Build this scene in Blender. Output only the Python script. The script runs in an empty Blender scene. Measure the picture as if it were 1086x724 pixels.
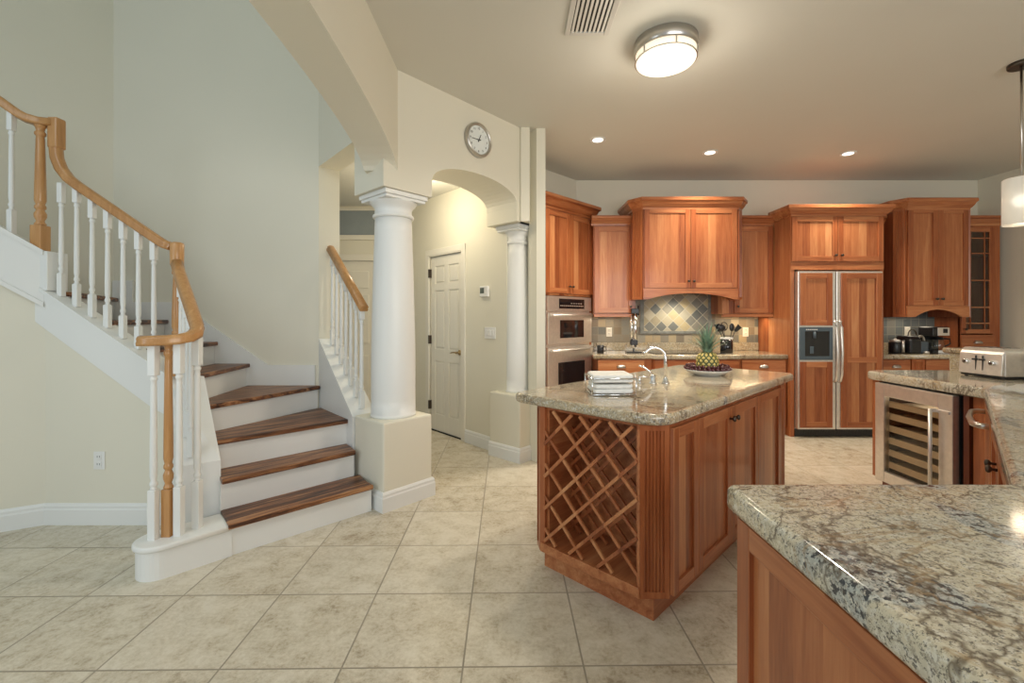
import bpy, bmesh, math, random
from mathutils import Vector, Matrix
random.seed(7)
C = bpy.context.scene
COL = C.collection
PI = math.pi
R2 = math.sqrt(.5)

# ------------------------------------------------------------------ camera, world, light, exposure
FPX, HY, HCAM = 478.0, 337.0, 1.325
cd = bpy.data.cameras.new('camera'); cam = bpy.data.objects.new('camera', cd); COL.objects.link(cam)
cam.location = (0, 0, HCAM); cam.rotation_euler = (PI/2, 0, 0)
cd.sensor_width = 36; cd.lens = FPX/1086*36; cd.shift_y = (HY-362)/1086; cd.clip_start = .02; cd.clip_end = 60
C.camera = cam
C.view_settings.view_transform = 'Standard'; C.view_settings.look = 'None'
C.view_settings.gamma = 1; C.view_settings.use_curve_mapping = False
C.view_settings.exposure = 0.0
C.cycles.use_denoising = True
C.cycles.max_bounces = 10; C.cycles.diffuse_bounces = 6

w = bpy.data.worlds.new('sky'); C.world = w; w.use_nodes = True
bg = w.node_tree.nodes['Background']; bg.inputs[0].default_value = (.82, .92, 1, 1); bg.inputs[1].default_value = .36

def area(name, loc, aim, sx, sy, power, col):
    l = bpy.data.lights.new(name, 'AREA'); l.shape = 'RECTANGLE'; l.size = sx; l.size_y = sy; l.energy = power; l.color = col
    o = bpy.data.objects.new(name, l); COL.objects.link(o); o.location = loc
    o.rotation_euler = (Vector(aim)-Vector(loc)).to_track_quat('-Z', 'Y').to_euler(); return o
area('daylight_foyer', (-2.9, -1.6, 4.7), (-2.3, 3.2, 1.0), 2.6, 2.2, 50, (.74, .90, 1))
area('daylight_entry', (-3.6, -.7, 1.7), (1.0, 1.3, .9), 1.8, 2.0, 32, (.88, .96, 1))
area('daylight_kitchen', (2.2, -2.3, 1.7), (2.4, 4, 1.2), 4.0, 1.8, 118, (1, .98, .94))

def lamp(name, kind, loc, power, col, radius=.05, aim=None, spot=None, blend=.6):
    l = bpy.data.lights.new(name, kind); l.energy = power; l.color = col
    l.shadow_soft_size = radius
    if kind == 'SPOT': l.spot_size = spot; l.spot_blend = blend
    o = bpy.data.objects.new(name, l); COL.objects.link(o); o.location = loc
    if aim is not None: o.rotation_euler = (Vector(aim)-Vector(loc)).to_track_quat('-Z', 'Y').to_euler()
    return o
WARM = (1, .80, .56)

# ------------------------------------------------------------------ node helpers and materials
class NT:
    def __init__(s, name, rough=.5, metal=0, spec=.5, coat=0):
        s.m = bpy.data.materials.new(name); s.m.use_nodes = True; s.t = s.m.node_tree
        s.p = s.t.nodes['Principled BSDF']
        s.p.inputs['Roughness'].default_value = rough; s.p.inputs['Metallic'].default_value = metal
        s.p.inputs['Specular IOR Level'].default_value = spec; s.p.inputs['Coat Weight'].default_value = coat
        s.p.inputs['Coat Roughness'].default_value = .12
    def n(s, typ, **kw):
        n = s.t.nodes.new(typ)
        for k, v in kw.items(): setattr(n, k, v)
        return n
    def l(s, a, b): s.t.links.new(a, b)
    def setin(s, sock, v):
        if isinstance(v, bpy.types.NodeSocket): s.l(v, sock)
        else: sock.default_value = v
    def math(s, op, a, b=0, c=0):
        n = s.n('ShaderNodeMath', operation=op); s.setin(n.inputs[0], a); s.setin(n.inputs[1], b); s.setin(n.inputs[2], c); return n.outputs[0]
    def vmath(s, op, a, b=(0, 0, 0)):
        n = s.n('ShaderNodeVectorMath', operation=op); s.setin(n.inputs[0], a); s.setin(n.inputs[1], b); return n.outputs[0]
    def coord(s, kind='Object'): return s.n('ShaderNodeTexCoord').outputs[kind]
    def mapping(s, v, loc=(0, 0, 0), rot=(0, 0, 0), sc=(1, 1, 1)):
        n = s.n('ShaderNodeMapping'); s.l(v, n.inputs[0]); n.inputs[1].default_value = loc; n.inputs[2].default_value = rot; n.inputs[3].default_value = sc; return n.outputs[0]
    def noise(s, v, scale, detail=4, rough=.55, dist=0):
        n = s.n('ShaderNodeTexNoise'); s.l(v, n.inputs['Vector']); n.inputs['Scale'].default_value = scale; n.inputs['Detail'].default_value = detail
        n.inputs['Roughness'].default_value = rough; n.inputs['Distortion'].default_value = dist; return n.outputs['Fac']
    def ramp(s, f, stops, interp='LINEAR'):
        n = s.n('ShaderNodeValToRGB'); s.setin(n.inputs[0], f); e = n.color_ramp; e.interpolation = interp
        while len(e.elements) < len(stops): e.elements.new(.5)
        for el, (p, c) in zip(e.elements, stops): el.position = p; el.color = (*c, 1) if len(c) == 3 else c
        return n.outputs[0]
    def mix(s, f, a, b, blend='MIX'):
        n = s.n('ShaderNodeMix', data_type='RGBA', blend_type=blend); s.setin(n.inputs[0], f)
        s.setin(n.inputs[6], (*a, 1) if isinstance(a, tuple) else a); s.setin(n.inputs[7], (*b, 1) if isinstance(b, tuple) else b); return n.outputs[2]
    def sep(s, v): return s.n('ShaderNodeSeparateXYZ'), v
    def xyz(s, v):
        n = s.n('ShaderNodeSeparateXYZ'); s.l(v, n.inputs[0]); return n.outputs
    def comb(s, x, y, z):
        n = s.n('ShaderNodeCombineXYZ'); s.setin(n.inputs[0], x); s.setin(n.inputs[1], y); s.setin(n.inputs[2], z); return n.outputs[0]
    def white(s, v, dim='3D'):
        n = s.n('ShaderNodeTexWhiteNoise', noise_dimensions=dim)
        s.l(v, n.inputs['W' if dim == '1D' else 'Vector']); return n.outputs['Value']
    def col(s, c): s.setin(s.p.inputs['Base Color'], (*c, 1) if isinstance(c, tuple) else c); return s
    def bump(s, h, strength=.2, dist=.01):
        n = s.n('ShaderNodeBump'); n.inputs['Strength'].default_value = strength; n.inputs['Distance'].default_value = dist
        s.l(h, n.inputs['Height']); s.l(n.outputs[0], s.p.inputs['Normal']); return s

def plain(name, c, rough=.5, metal=0, spec=.5, coat=0, var=.04, scale=6):
    t = NT(name, rough, metal, spec, coat)
    f = t.noise(t.coord(), scale, 3)
    t.col(t.ramp(f, [(.3, tuple(x*(1-var) for x in c)), (.7, tuple(min(1, x*(1+var)) for x in c))])); return t.m

def paint(name, c, rough=.6):
    t = NT(name, rough, 0, .3); co = t.coord()
    f = t.noise(co, 1.2, 2)
    t.col(t.ramp(f, [(.3, tuple(x*.975 for x in c)), (.7, c)])); t.bump(t.noise(co, 160, 2), .05, .002); return t.m

def wood(name, stops, axis='z', board=.085, gs=9, rough=.32, coat=.25, rot=0, bw=.55):
    t = NT(name, rough, 0, .4, coat); co = t.coord()
    if rot: co = t.mapping(co, rot=(0, 0, rot))
    o = t.xyz(co)
    rnd = t.n('ShaderNodeObjectInfo').outputs['Random']
    if axis == 'z': b = t.math('ADD', o[0], t.math('MULTIPLY', o[1], .73)); sc = (gs, gs, gs*.07)
    elif axis == 'x': b = t.math('ADD', o[2], t.math('MULTIPLY', o[1], .73)); sc = (gs*.07, gs, gs)
    else: b = t.math('ADD', o[2], t.math('MULTIPLY', o[0], .73)); sc = (gs, gs*.07, gs)
    cell = t.math('FLOOR', t.math('ADD', t.math('DIVIDE', b, board), t.math('MULTIPLY', rnd, 37)))
    bv = t.white(cell, '1D')
    shift = t.comb(t.math('MULTIPLY', bv, 31), t.math('MULTIPLY', bv, 17), t.math('MULTIPLY', rnd, 23))
    v = t.mapping(t.vmath('ADD', co, shift), sc=sc)
    g = t.math('ADD', t.math('MULTIPLY', t.math('SUBTRACT', t.noise(v, 2.2, 6, .6, .6), .5), 1.7), .5); fine = t.noise(v, 12, 3, .6)
    f = t.math('ADD', t.math('MULTIPLY', bv, bw), t.math('ADD', t.math('MULTIPLY', g, 1-bw), t.math('MULTIPLY', t.math('SUBTRACT', fine, .5), .34)))
    t.col(t.ramp(f, stops)); t.bump(fine, .06, .002); return t.m

CH = [(.10, (.20, .050, .017)), (.36, (.35, .108, .038)), (.62, (.475, .18, .070)), (.90, (.60, .285, .125))]
M = {}
M['wood'] = wood('cherry_vertical', CH)
M['wood_x'] = wood('cherry_horizontal', CH, 'x', .2, bw=.3)
M['wood_frame'] = wood('cherry_frame', [(.1, (.20, .048, .015)), (.5, (.34, .098, .032)), (.9, (.47, .17, .062))], 'z', .3, bw=.3)
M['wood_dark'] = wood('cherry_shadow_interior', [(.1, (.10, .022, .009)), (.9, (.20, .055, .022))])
M['oak'] = wood('oak_rail', [(.1, (.40, .19, .065)), (.5, (.52, .27, .10)), (.9, (.63, .36, .16))], 'z', .5, 14, .3, .3, bw=.2)
WN = [(.30, (.035, .012, .006)), (.44, (.125, .046, .018)), (.55, (.25, .105, .042)), (.70, (.42, .21, .095))]
M['walnut'] = wood('walnut_tread', WN, 'x', .3, 17, .40, .08, rot=-PI/4, bw=.15)
M['walnut_y'] = wood('walnut_tread_across', WN, 'y', .3, 17, .40, .08, bw=.15)
M['wall'] = paint('cream_wall_paint', (.76, .73, .615))
M['ceil'] = paint('ceiling_paint', (.68, .675, .62))
M['white'] = paint('white_trim_paint', (.80, .81, .79), .35)
M['doorp'] = paint('door_paint', (.79, .76, .67), .4)
M['steel'] = plain('brushed_steel', (.80, .775, .74), .36, .9, var=.06, scale=30)
M['nickel'] = plain('satin_nickel', (.55, .53, .50), .28, 1)
M['chrome'] = plain('chrome', (.82, .83, .85), .08, 1)
M['brass'] = plain('aged_brass', (.42, .31, .16), .3, 1)
M['bronze'] = plain('dark_bronze', (.10, .08, .065), .35, .9)
M['black'] = plain('black_plastic', (.016, .016, .018), .3)
M['blackglass'] = plain('black_glass', (.010, .010, .012), .06, 0, .6)
M['slategrey'] = plain('blue_grey_plastic', (.075, .105, .13), .35)
M['plastic'] = plain('ivory_plastic', (.78, .75, .66), .4)
M['whitep'] = plain('white_plastic', (.80, .80, .78), .35)
M['porcelain'] = plain('white_porcelain', (.82, .82, .80), .15, coat=.5)
M['cloth'] = plain('white_cloth', (.80, .80, .77), .85, var=.06, scale=40)
M['display'] = plain('grey_green_display', (.11, .13, .105), .3)
M['greyglass'] = plain('grey_transom_glass', (.27, .31, .33), .25)
M['ink'] = plain('black_ink', (.02, .02, .02), .6)
M['dial'] = plain('clock_dial', (.78, .82, .80), .5)
M['shelfwood'] = plain('pale_shelf_wood', (.68, .58, .44), .5)
M['vent'] = plain('vent_enamel', (.62, .61, .57), .4)
M['dark'] = plain('dark_cavity', (.02, .018, .016), .8)
M['cherry'] = plain('dark_cherry_skin', (.075, .012, .018), .18, coat=.4, var=.3, scale=60)
M['leaf'] = plain('pineapple_leaf', (.17, .27, .19), .45, var=.5, scale=14)

def glassmat(name, tint=(.9, .95, .95), rough=.02, alpha=.12):
    t = NT(name, rough); tr = t.n('ShaderNodeBsdfTransparent'); tr.inputs[0].default_value = (*tint, 1)
    gl = t.n('ShaderNodeBsdfGlossy'); gl.inputs['Roughness'].default_value = rough
    lw = t.n('ShaderNodeLayerWeight'); lw.inputs[0].default_value = .5
    mx = t.n('ShaderNodeMixShader'); t.l(t.math('ADD', t.math('MULTIPLY', t.math('POWER', lw.outputs['Facing'], 4), .55), .03+alpha*.2), mx.inputs[0]); t.l(tr.outputs[0], mx.inputs[1]); t.l(gl.outputs[0], mx.inputs[2])
    t.l(mx.outputs[0], t.t.nodes['Material Output'].inputs[0]); return t.m
M['glass'] = glassmat('clear_glass')
M['smoked'] = glassmat('smoked_glass', (.86, .82, .76), .03, .0)

def emit(name, c, s):
    t = NT(name); t.p.inputs['Base Color'].default_value = (.8, .78, .72, 1)
    t.p.inputs['Emission Color'].default_value = (*c, 1); t.p.inputs['Emission Strength'].default_value = s; return t.m
M['lampglass'] = emit('lit_frosted_drum', (1, .90, .72), 1.15)
M['lampside'] = emit('lit_frosted_side', (1, .84, .62), .8)
M['downlight'] = emit('lit_downlight', (1, .93, .80), 3)
M['shade'] = emit('lit_pendant_shade', (1, .93, .80), .35)
M['bulb'] = emit('lit_bulb', (1, .95, .85), 1.6)

def tile(name, size, stops, grout, gw, rot=0, off=(0, 0), plane='xy', rough=.4, mottling=.25, mscale=5, bump=.3):
    t = NT(name, rough, 0, .4); co = t.coord(); o = t.xyz(co)
    a, b = {'xy': (o[0], o[1]), 'xz': (o[0], o[2])}[plane]
    v = t.comb(a, b, 0)
    v = t.mapping(t.vmath('SUBTRACT', v, (off[0], off[1], 0)), rot=(0, 0, -rot), sc=(1/size,)*3)
    cell = t.vmath('FLOOR', v); fr = t.xyz(t.vmath('FRACTION', v))
    def edge(f): return t.math('MINIMUM', f, t.math('SUBTRACT', 1, f))
    e = t.math('MINIMUM', edge(fr[0]), edge(fr[1]))
    line = t.math('LESS_THAN', e, gw/size/2)
    rv = t.white(cell)
    nv = t.vmath('ADD', co, t.vmath('SCALE', cell)); nv.node.inputs[3].default_value = 3.7
    g1 = t.noise(nv, mscale, 8, .72, .3); g2 = t.noise(nv, mscale*6, 6, .75)
    f = t.math('ADD', t.math('MULTIPLY', rv, 1-mottling), t.math('MULTIPLY', t.math('ADD', t.math('MULTIPLY', g1, .6), t.math('MULTIPLY', g2, .4)), mottling))
    t.col(t.mix(line, t.ramp(f, stops), grout))
    t.bump(t.math('ADD', t.math('SUBTRACT', 1, line), t.math('MULTIPLY', g2, .3)), bump, .004)
    t.l(t.math('ADD', t.math('MULTIPLY', line, .3), rough), t.p.inputs['Roughness']); return t.m
M['floor'] = tile('travertine_floor_tile', .459, [(.36, (.36, .30, .215)), (.43, (.52, .46, .35)), (.50, (.61, .555, .44)), (.58, (.68, .63, .52))], (.30, .265, .205), .007,
                  rot=.0127, off=(-.1865, 1.711), rough=.27, mottling=.92, mscale=9, bump=.12)
SL = [(.0, (.10, .105, .095)), (.2, (.18, .18, .155)), (.38, (.26, .20, .13)), (.5, (.27, .265, .225)), (.62, (.44, .34, .20)), (.8, (.40, .35, .26)), (1, (.52, .44, .30))]
M['stone'] = plain('grey_stone_border', (.20, .205, .185), .5, var=.25, scale=25)
M['slate'] = tile('slate_backsplash', .0985, SL, (.30, .27, .21), .006, plane='xz', mottling=.3, mscale=14, off=(0, 1.015))
M['slate_grey'] = tile('grey_slate_tile', .0985, [(.0, (.08, .095, .10)), (.5, (.14, .155, .15)), (.8, (.20, .19, .16)), (1, (.26, .24, .19))], (.26, .25, .21), .006, plane='xz', mottling=.35, mscale=14, off=(0, 1.015))
M['diamond'] = tile('slate_diamonds', .105, [(.0, (.10, .11, .105)), (.3, (.17, .175, .16)), (.48, (.25, .235, .19)), (.6, (.46, .38, .22)), (.75, (.36, .34, .27)), (.9, (.55, .50, .37)), (1, (.20, .20, .18))], (.46, .43, .34), .007, rot=PI/4, plane='xz', mottling=.3, mscale=12, off=(2.05, 1.35))

def granite(name, base, alt, blue=.6, fleck=1.0):
    t = NT(name, .09, 0, .55, .3); co = t.coord()
    def off(x, y, z): return t.mapping(co, loc=(x, y, z))
    warp = t.noise(co, 3.0, 3, .5)
    mid = t.noise(off(4, 1, 2), 5, 6, .7, .5)
    c = t.mix(t.ramp(mid, [(.42, (0, 0, 0)), (.58, (1, 1, 1))]), base, alt)
    gold = t.noise(off(7, 3, 1), 3.2, 6, .65, 1.0)
    c = t.mix(t.ramp(gold, [(.56, (0, 0, 0)), (.66, (.55, .55, .55))]), c, (.50, .36, .17))
    bl = t.noise(off(3.1, 1.7, .4), 2.3, 4, .55, .6)
    blm = t.ramp(bl, [(blue, (0, 0, 0)), (blue+.02, (1, 1, 1))])
    c = t.mix(t.math('MULTIPLY', t.xyz(blm)[0], .8), c, (.40, .44, .44))
    c = t.mix(t.ramp(t.noise(off(1, 5, 3), 95, 3, .6), [(.53, (0, 0, 0)), (.60, (.8, .8, .8))]), c, (.68, .66, .58))
    c = t.mix(t.ramp(t.noise(off(2, 8, 6), 80, 5, .8), [(.52, (0, 0, 0)), (.58, (.75*fleck,)*3)]), c, (.27, .24, .19))
    c = t.mix(t.ramp(t.noise(off(6, 2, 9), 160, 4, .75), [(.545, (0, 0, 0)), (.59, (.9*fleck,)*3)]), c, (.045, .045, .05))
    bk = t.math('MULTIPLY', t.xyz(blm)[0], t.xyz(t.ramp(t.noise(off(9, 9, 2), 62, 3, .6), [(.53, (0, 0, 0)), (.57, (1, 1, 1))]))[0])
    c = t.mix(bk, c, (.05, .055, .065))
    v1 = t.math('ABSOLUTE', t.math('SUBTRACT', t.noise(off(0, 0, 5), 1.5, 6, .6, .7), .5))
    c = t.mix(t.ramp(v1, [(.0, (.85, .85, .85)), (.010, (0, 0, 0))]), c, (.10, .075, .05))
    v2 = t.math('ABSOLUTE', t.math('SUBTRACT', t.noise(off(9, 2, 5), 2.1, 7, .65, .9), .48))
    c = t.mix(t.ramp(v2, [(.0, (.6, .6, .6)), (.016, (0, 0, 0))]), c, (.33, .22, .11))
    t.col(c); return t.m
M['granite'] = granite('granite_gold', (.56, .46, .30), (.46, .40, .28), .66, .8)
M['granite_near'] = granite('granite_grey_gold', (.62, .565, .425), (.56, .53, .43), .585, .85)

# pineapple rind: green and yellow eyes
t = NT('pineapple_rind', .5); vo = t.n('ShaderNodeTexVoronoi'); t.l(t.coord(), vo.inputs[0]); vo.inputs['Scale'].default_value = 42
t.col(t.ramp(vo.outputs['Distance'], [(.1, (.16, .19, .05)), (.6, (.06, .09, .03))])); M['rind'] = t.m

# ------------------------------------------------------------------ geometry helpers
class MB:
    def __init__(s): s.bm = bmesh.new(); s.mi = 0
    def _bev(s, verts, bev, seg=2, edges=None):
        if bev <= 0: return
        es = edges if edges is not None else list({e for v in verts for e in v.link_edges})
        bmesh.ops.bevel(s.bm, geom=es, offset=bev, segments=seg, affect='EDGES', profile=.5, clamp_overlap=True)
    def ext(s, pts, vec, bev=0, seg=2, mi=None):
        """closed polygon of 3-D points pushed along vec"""
        vec = Vector(vec); a = [s.bm.verts.new(Vector(p)) for p in pts]; b = [s.bm.verts.new(Vector(p)+vec) for p in pts]
        n = len(pts); fs = [s.bm.faces.new(a), s.bm.faces.new(b[::-1])]
        for i in range(n): fs.append(s.bm.faces.new((a[i], b[i], b[(i+1) % n], a[(i+1) % n])))
        for f in fs: f.material_index = s.mi if mi is None else mi
        bmesh.ops.recalc_face_normals(s.bm, faces=fs)
        s._bev(a+b, bev, seg); return s
    def box(s, x0, x1, y0, y1, z0, z1, bev=0, mi=None):
        return s.ext([(x0, y0, z0), (x1, y0, z0), (x1, y1, z0), (x0, y1, z0)], (0, 0, z1-z0), bev, 2, mi)
    def prism(s, pts, z0, z1, bev=0, seg=2, mi=None):
        return s.ext([(p[0], p[1], z0) for p in pts], (0, 0, z1-z0), bev, seg, mi)
    def slab(s, pts, z0, z1, r=.02, seg=4):
        """countertop: plan polygon, top and bottom rims rounded"""
        a = [s.bm.verts.new((p[0], p[1], z0)) for p in pts]; b = [s.bm.verts.new((p[0], p[1], z1)) for p in pts]; n = len(pts)
        fs = [s.bm.faces.new(a), s.bm.faces.new(b)]
        for i in range(n): fs.append(s.bm.faces.new((a[i], a[(i+1) % n], b[(i+1) % n], b[i])))
        bmesh.ops.recalc_face_normals(s.bm, faces=fs)
        es = [e for f in fs[:2] for e in f.edges]
        ret = bmesh.ops.bevel(s.bm, geom=es, offset=r, segments=seg, affect='EDGES', profile=.5, clamp_overlap=True)
        for f in s.bm.faces:
            if abs(f.normal.z) < .995: f.smooth = True
        return s
    def lathe(s, prof, cx=0, cy=0, seg=20, z0=0, mat=None, sx=1, sy=1):
        """prof: (r, z) from bottom to top; closed with caps"""
        rings = []
        for r, z in prof:
            ring = []
            for i in range(seg):
                a = 2*PI*i/seg; p = Vector((cx+r*math.cos(a)*sx, cy+r*math.sin(a)*sy, z0+z))
                ring.append(s.bm.verts.new(mat @ p if mat else p))
            rings.append(ring)
        fs = []
        for A, B in zip(rings, rings[1:]):
            for i in range(seg):
                f = s.bm.faces.new((A[i], A[(i+1) % seg], B[(i+1) % seg], B[i])); f.smooth = True; fs.append(f)
        fs.append(s.bm.faces.new(rings[0][::-1])); fs.append(s.bm.faces.new(rings[-1]))
        for f in fs: f.material_index = s.mi
        return s
    def sweep(s, path, prof, smooth=True):
        """profile of (side, up) pairs along a 3-D path"""
        P = [Vector(p) for p in path]; rings = []; side = None
        for i, p in enumerate(P):
            t = ((P[i]-P[i-1]).normalized() if i else Vector()) + ((P[i+1]-P[i]).normalized() if i < len(P)-1 else Vector())
            t.normalize(); sd = t.cross(Vector((0, 0, 1)))
            if sd.length > .25: side = sd.normalized()
            elif side is None: side = Vector((1, 0, 0))
            sd = (side - t*side.dot(t)).normalized(); up = sd.cross(t)
            rings.append([s.bm.verts.new(p+sd*a+up*b) for a, b in prof])
        n = len(prof); fs = []
        for A, B in zip(rings, rings[1:]):
            for i in range(n):
                f = s.bm.faces.new((A[i], A[(i+1) % n], B[(i+1) % n], B[i])); f.smooth = smooth; fs.append(f)
        fs.append(s.bm.faces.new(rings[0][::-1])); fs.append(s.bm.faces.new(rings[-1]))
        for f in fs: f.material_index = s.mi
        bmesh.ops.recalc_face_normals(s.bm, faces=fs); return s
    def tube(s, path, r, seg=8):
        return s.sweep(path, [(r*math.cos(2*PI*i/seg), r*math.sin(2*PI*i/seg)) for i in range(seg)])
    def ball(s, c, r, u=12, v=8, sx=1, sy=1, sz=1):
        m = Matrix.Translation(c) @ Matrix.Diagonal((sx, sy, sz, 1))
        g = bmesh.ops.create_uvsphere(s.bm, u_segments=u, v_segments=v, radius=r, matrix=m)
        for vv in g['verts']:
            for f in vv.link_faces: f.smooth = True; f.material_index = s.mi
        return s
    def molding(s, path, prof, z0, closed=False):
        """plan polyline, profile of (out, z); out is to the right of travel; exact mitres"""
        P = [Vector((p[0], p[1])) for p in path]; n = len(P); rings = []
        for i in range(n):
            ds = []
            if i or closed: ds.append((P[i]-P[i-1]).normalized())
            if i < n-1 or closed: ds.append((P[(i+1) % n]-P[i]).normalized())
            ns = [Vector((d.y, -d.x)) for d in ds]
            m = (ns[0]+ns[-1]).normalized(); m = m/max(.3, m.dot(ns[0]))
            rings.append([s.bm.verts.new((P[i].x+m.x*a, P[i].y+m.y*a, z0+b)) for a, b in prof])
        k = len(prof); fs = []
        for j in range(n if closed else n-1):
            A, B = rings[j], rings[(j+1) % n]
            for i in range(k): fs.append(s.bm.faces.new((A[i], A[(i+1) % k], B[(i+1) % k], B[i])))
        if not closed: fs += [s.bm.faces.new(rings[0][::-1]), s.bm.faces.new(rings[-1])]
        for f in fs: f.material_index = s.mi
        bmesh.ops.recalc_face_normals(s.bm, faces=fs); return s
    def make(s, name, mat, parent=None, dz=0):
        me = bpy.data.meshes.new(name)
        if dz: bmesh.ops.translate(s.bm, verts=s.bm.verts, vec=(0, 0, dz))
        s.bm.to_mesh(me); s.bm.free()
        for m in (mat if isinstance(mat, (list, tuple)) else [mat]): me.materials.append(m)
        o = bpy.data.objects.new(name, me); COL.objects.link(o)
        if parent: o.parent = parent
        return o
    def solo(s, name, mat, label=None, cat=None, group=None, kind=None, loc=None):
        """a top-level object of one mesh, origin at the middle of its base"""
        vs = [v.co for v in s.bm.verts]
        if loc is None:
            loc = Vector(((min(v.x for v in vs)+max(v.x for v in vs))/2, (min(v.y for v in vs)+max(v.y for v in vs))/2, min(v.z for v in vs)))
        loc = Vector(loc); bmesh.ops.translate(s.bm, verts=s.bm.verts, vec=-loc)
        o = s.make(name, mat); o.location = loc; tag(o, label, cat, group, kind); return o

def tag(o, label=None, cat=None, group=None, kind=None):
    if label: o['label'] = label
    if cat: o['category'] = cat
    if group: o['group'] = group
    if kind: o['kind'] = kind
    return o
def thing(name, loc, rz, label, cat, group=None, kind=None):
    o = bpy.data.objects.new(name, None); COL.objects.link(o); o.location = loc; o.rotation_euler = (0, 0, rz); o.empty_display_size = .1
    return tag(o, label, cat, group, kind)
def struct(name, mb, mat, label=None, cat=None):
    o = mb.make(name, mat); o['kind'] = 'structure'
    if label: o['label'] = label
    if cat: o['category'] = cat
    return o
def circ(cx, cy, r, n=24, a0=0, a1=2*PI): return [(cx+r*math.cos(a0+(a1-a0)*i/n), cy+r*math.sin(a0+(a1-a0)*i/n)) for i in range(n)]
def rounded(pts, radii, seg=6):
    """plan polygon with rounded corners"""
    out = []; n = len(pts)
    for i in range(n):
        p, a, b = Vector(pts[i]), Vector(pts[i-1]), Vector(pts[(i+1) % n]); r = radii[i] if isinstance(radii, (list, tuple)) else radii
        if r <= 0: out.append(tuple(p)); continue
        da, db = (a-p).normalized(), (b-p).normalized(); th = da.angle(db); d = r/math.tan(th/2)
        c = p+(da+db).normalized()*(r/math.sin(th/2)); s0 = p+da*d-c; s1 = p+db*d-c
        ang = s0.angle_signed(s1)
        for k in range(seg+1):
            q = s0.copy(); q.rotate(Matrix.Rotation(-ang*k/seg, 2)); out.append(tuple(c+q))
    return out

# ------------------------------------------------------------------ the setting
HC, BY = 3.06, 5.69          # kitchen ceiling height, back wall
# floor
struct('floor', MB().box(-7, 6.2, -3.2, 7, -.06, 0), M['floor'], 'beige travertine tile floor running through foyer and kitchen', 'floor')
# clock wall frame (runs at 45 degrees from the big column to the small one)
P1, P2 = Vector((-.876, 3.07)), Vector((.071, 4.113))
uW = (P2-P1).normalized(); nW = Vector((-uW.y, uW.x)); TW = .39
LW = (P2-P1).length
def W(s_, d=0): p = P1+uW*s_+nW*d; return (p.x, p.y)
# kitchen ceiling
struct('ceiling', MB().prism([(-.80, -3.0), (6.0, -3.0), (6.0, 5.9), (.2, 5.9), W(LW+.3, .2), W(.05, .2), (-.80, 3.2)], HC, HC+.12), M['ceil'])
struct('ceiling_foyer', MB().box(-7, -.80, -3.0, 4.6, 5.6, 5.7), M['ceil'])
struct('ceiling_hall', MB().prism([W(.1, .3), W(LW+.35, .25), (.35, 5.0), (-1.2, 6.0), (-3.4, 6.0), (-3.4, 4.04), (-1.57, 4.03)], 2.74, 2.80), M['ceil'])
# kitchen shell
struct('wall_back', MB().box(.6, 6.0, BY, BY+.12, 0, HC), M['wall'])
struct('wall_right', MB().box(5.88, 6.0, -1.2, BY, 0, HC), M['wall'])
mb = MB(); mb.prism([(-.02, 5.02), (.06, 4.94), (.86, 5.74), (.78, 5.82)], 0, HC); struct('wall_diagonal', mb, M['wall'])
# clock wall with its arch: block over each column, arch between
mb = MB()
prof = [(0, 2.227), (.412, 2.227), (.412, 2.356)]
for i in range(1, 20):
    a = PI*(1-i/20); prof.append((.892+.48*math.cos(a), 2.345+.172*math.sin(a)**.85))
prof += [(1.372, 2.33), (1.372, 2.205), (LW+.36, 2.205), (LW+.36, 2.9), (LW+.36, HC+.02), (0, HC+.02)]
mb.ext([(*W(s_, 0), z) for s_, z in prof], (nW.x*TW, nW.y*TW, 0)); struct('wall_arched', mb, M['wall'])
# impost block over the big column rises into the foyer
mb = MB(); mb.prism([W(.004, .004), W(.408, .004), W(.408, TW-.004), W(.004, TW-.004)], 2.6, 5.6); struct('wall_impost', mb, M['wall'])
# big arch toward the camera
mb = MB(); pts = [(3.26, 5.6), (3.26, 2.355)]
for i in range(1, 32):
    a = PI*i/32; pts.append((1.5+1.66*math.cos(a), max(2.355, 2.325+.252*math.sin(a)**.92)))
pts += [(-.155, 2.3), (-.155, 0), (-.55, 0), (-.55, 5.6)]
mb.ext([(-1.036, y, z) for y, z in pts], (.236, 0, 0)); struct('wall_big_arch', mb, M['wall'])
# foyer walls
KL0, KL1 = Vector((-1.18, 3.337)), Vector((-1.664, 3.88)); kd = (KL1-KL0).normalized(); kn = Vector((kd.y, -kd.x)) ; KT = .18
if kn.y < 0: kn = -kn
struct('wall_foyer', MB().prism([(-3.43, 3.88), (-1.664, 3.88), (-1.664+kn.x*KT, 3.88+kn.y*KT), (-3.43, 4.06)], 0, 5.6), M['wall'])
struct('wall_left', MB().prism([(-3.43, 3.88), (-3.43, 4.06), (-7.0, -.70), (-6.9, -.75)], 0, 5.6), M['wall'])
mb = MB(); a, b = KL0, KL1
mb.prism([(a.x, a.y), (b.x, b.y), (b.x+kn.x*KT, b.y+kn.y*KT), (a.x+kn.x*KT, a.y+kn.y*KT)], 2.627, 5.6); struct('wall_stair_lintel', mb, M['wall'])
# knee wall under the right stair railing, with its sloping cap
mb = MB()
for (d0, d1, dz0, dz1) in ((0, KT, 0, 0),):
    pr = [(0, .0), (.727, .0), (.727, 1.145), (0, .59)]
    mb.ext([(a.x+kd.x*s_, a.y+kd.y*s_, z) for s_, z in pr], (kn.x*KT, kn.y*KT, 0))
struct('wall_knee', mb, M['white'])
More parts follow.
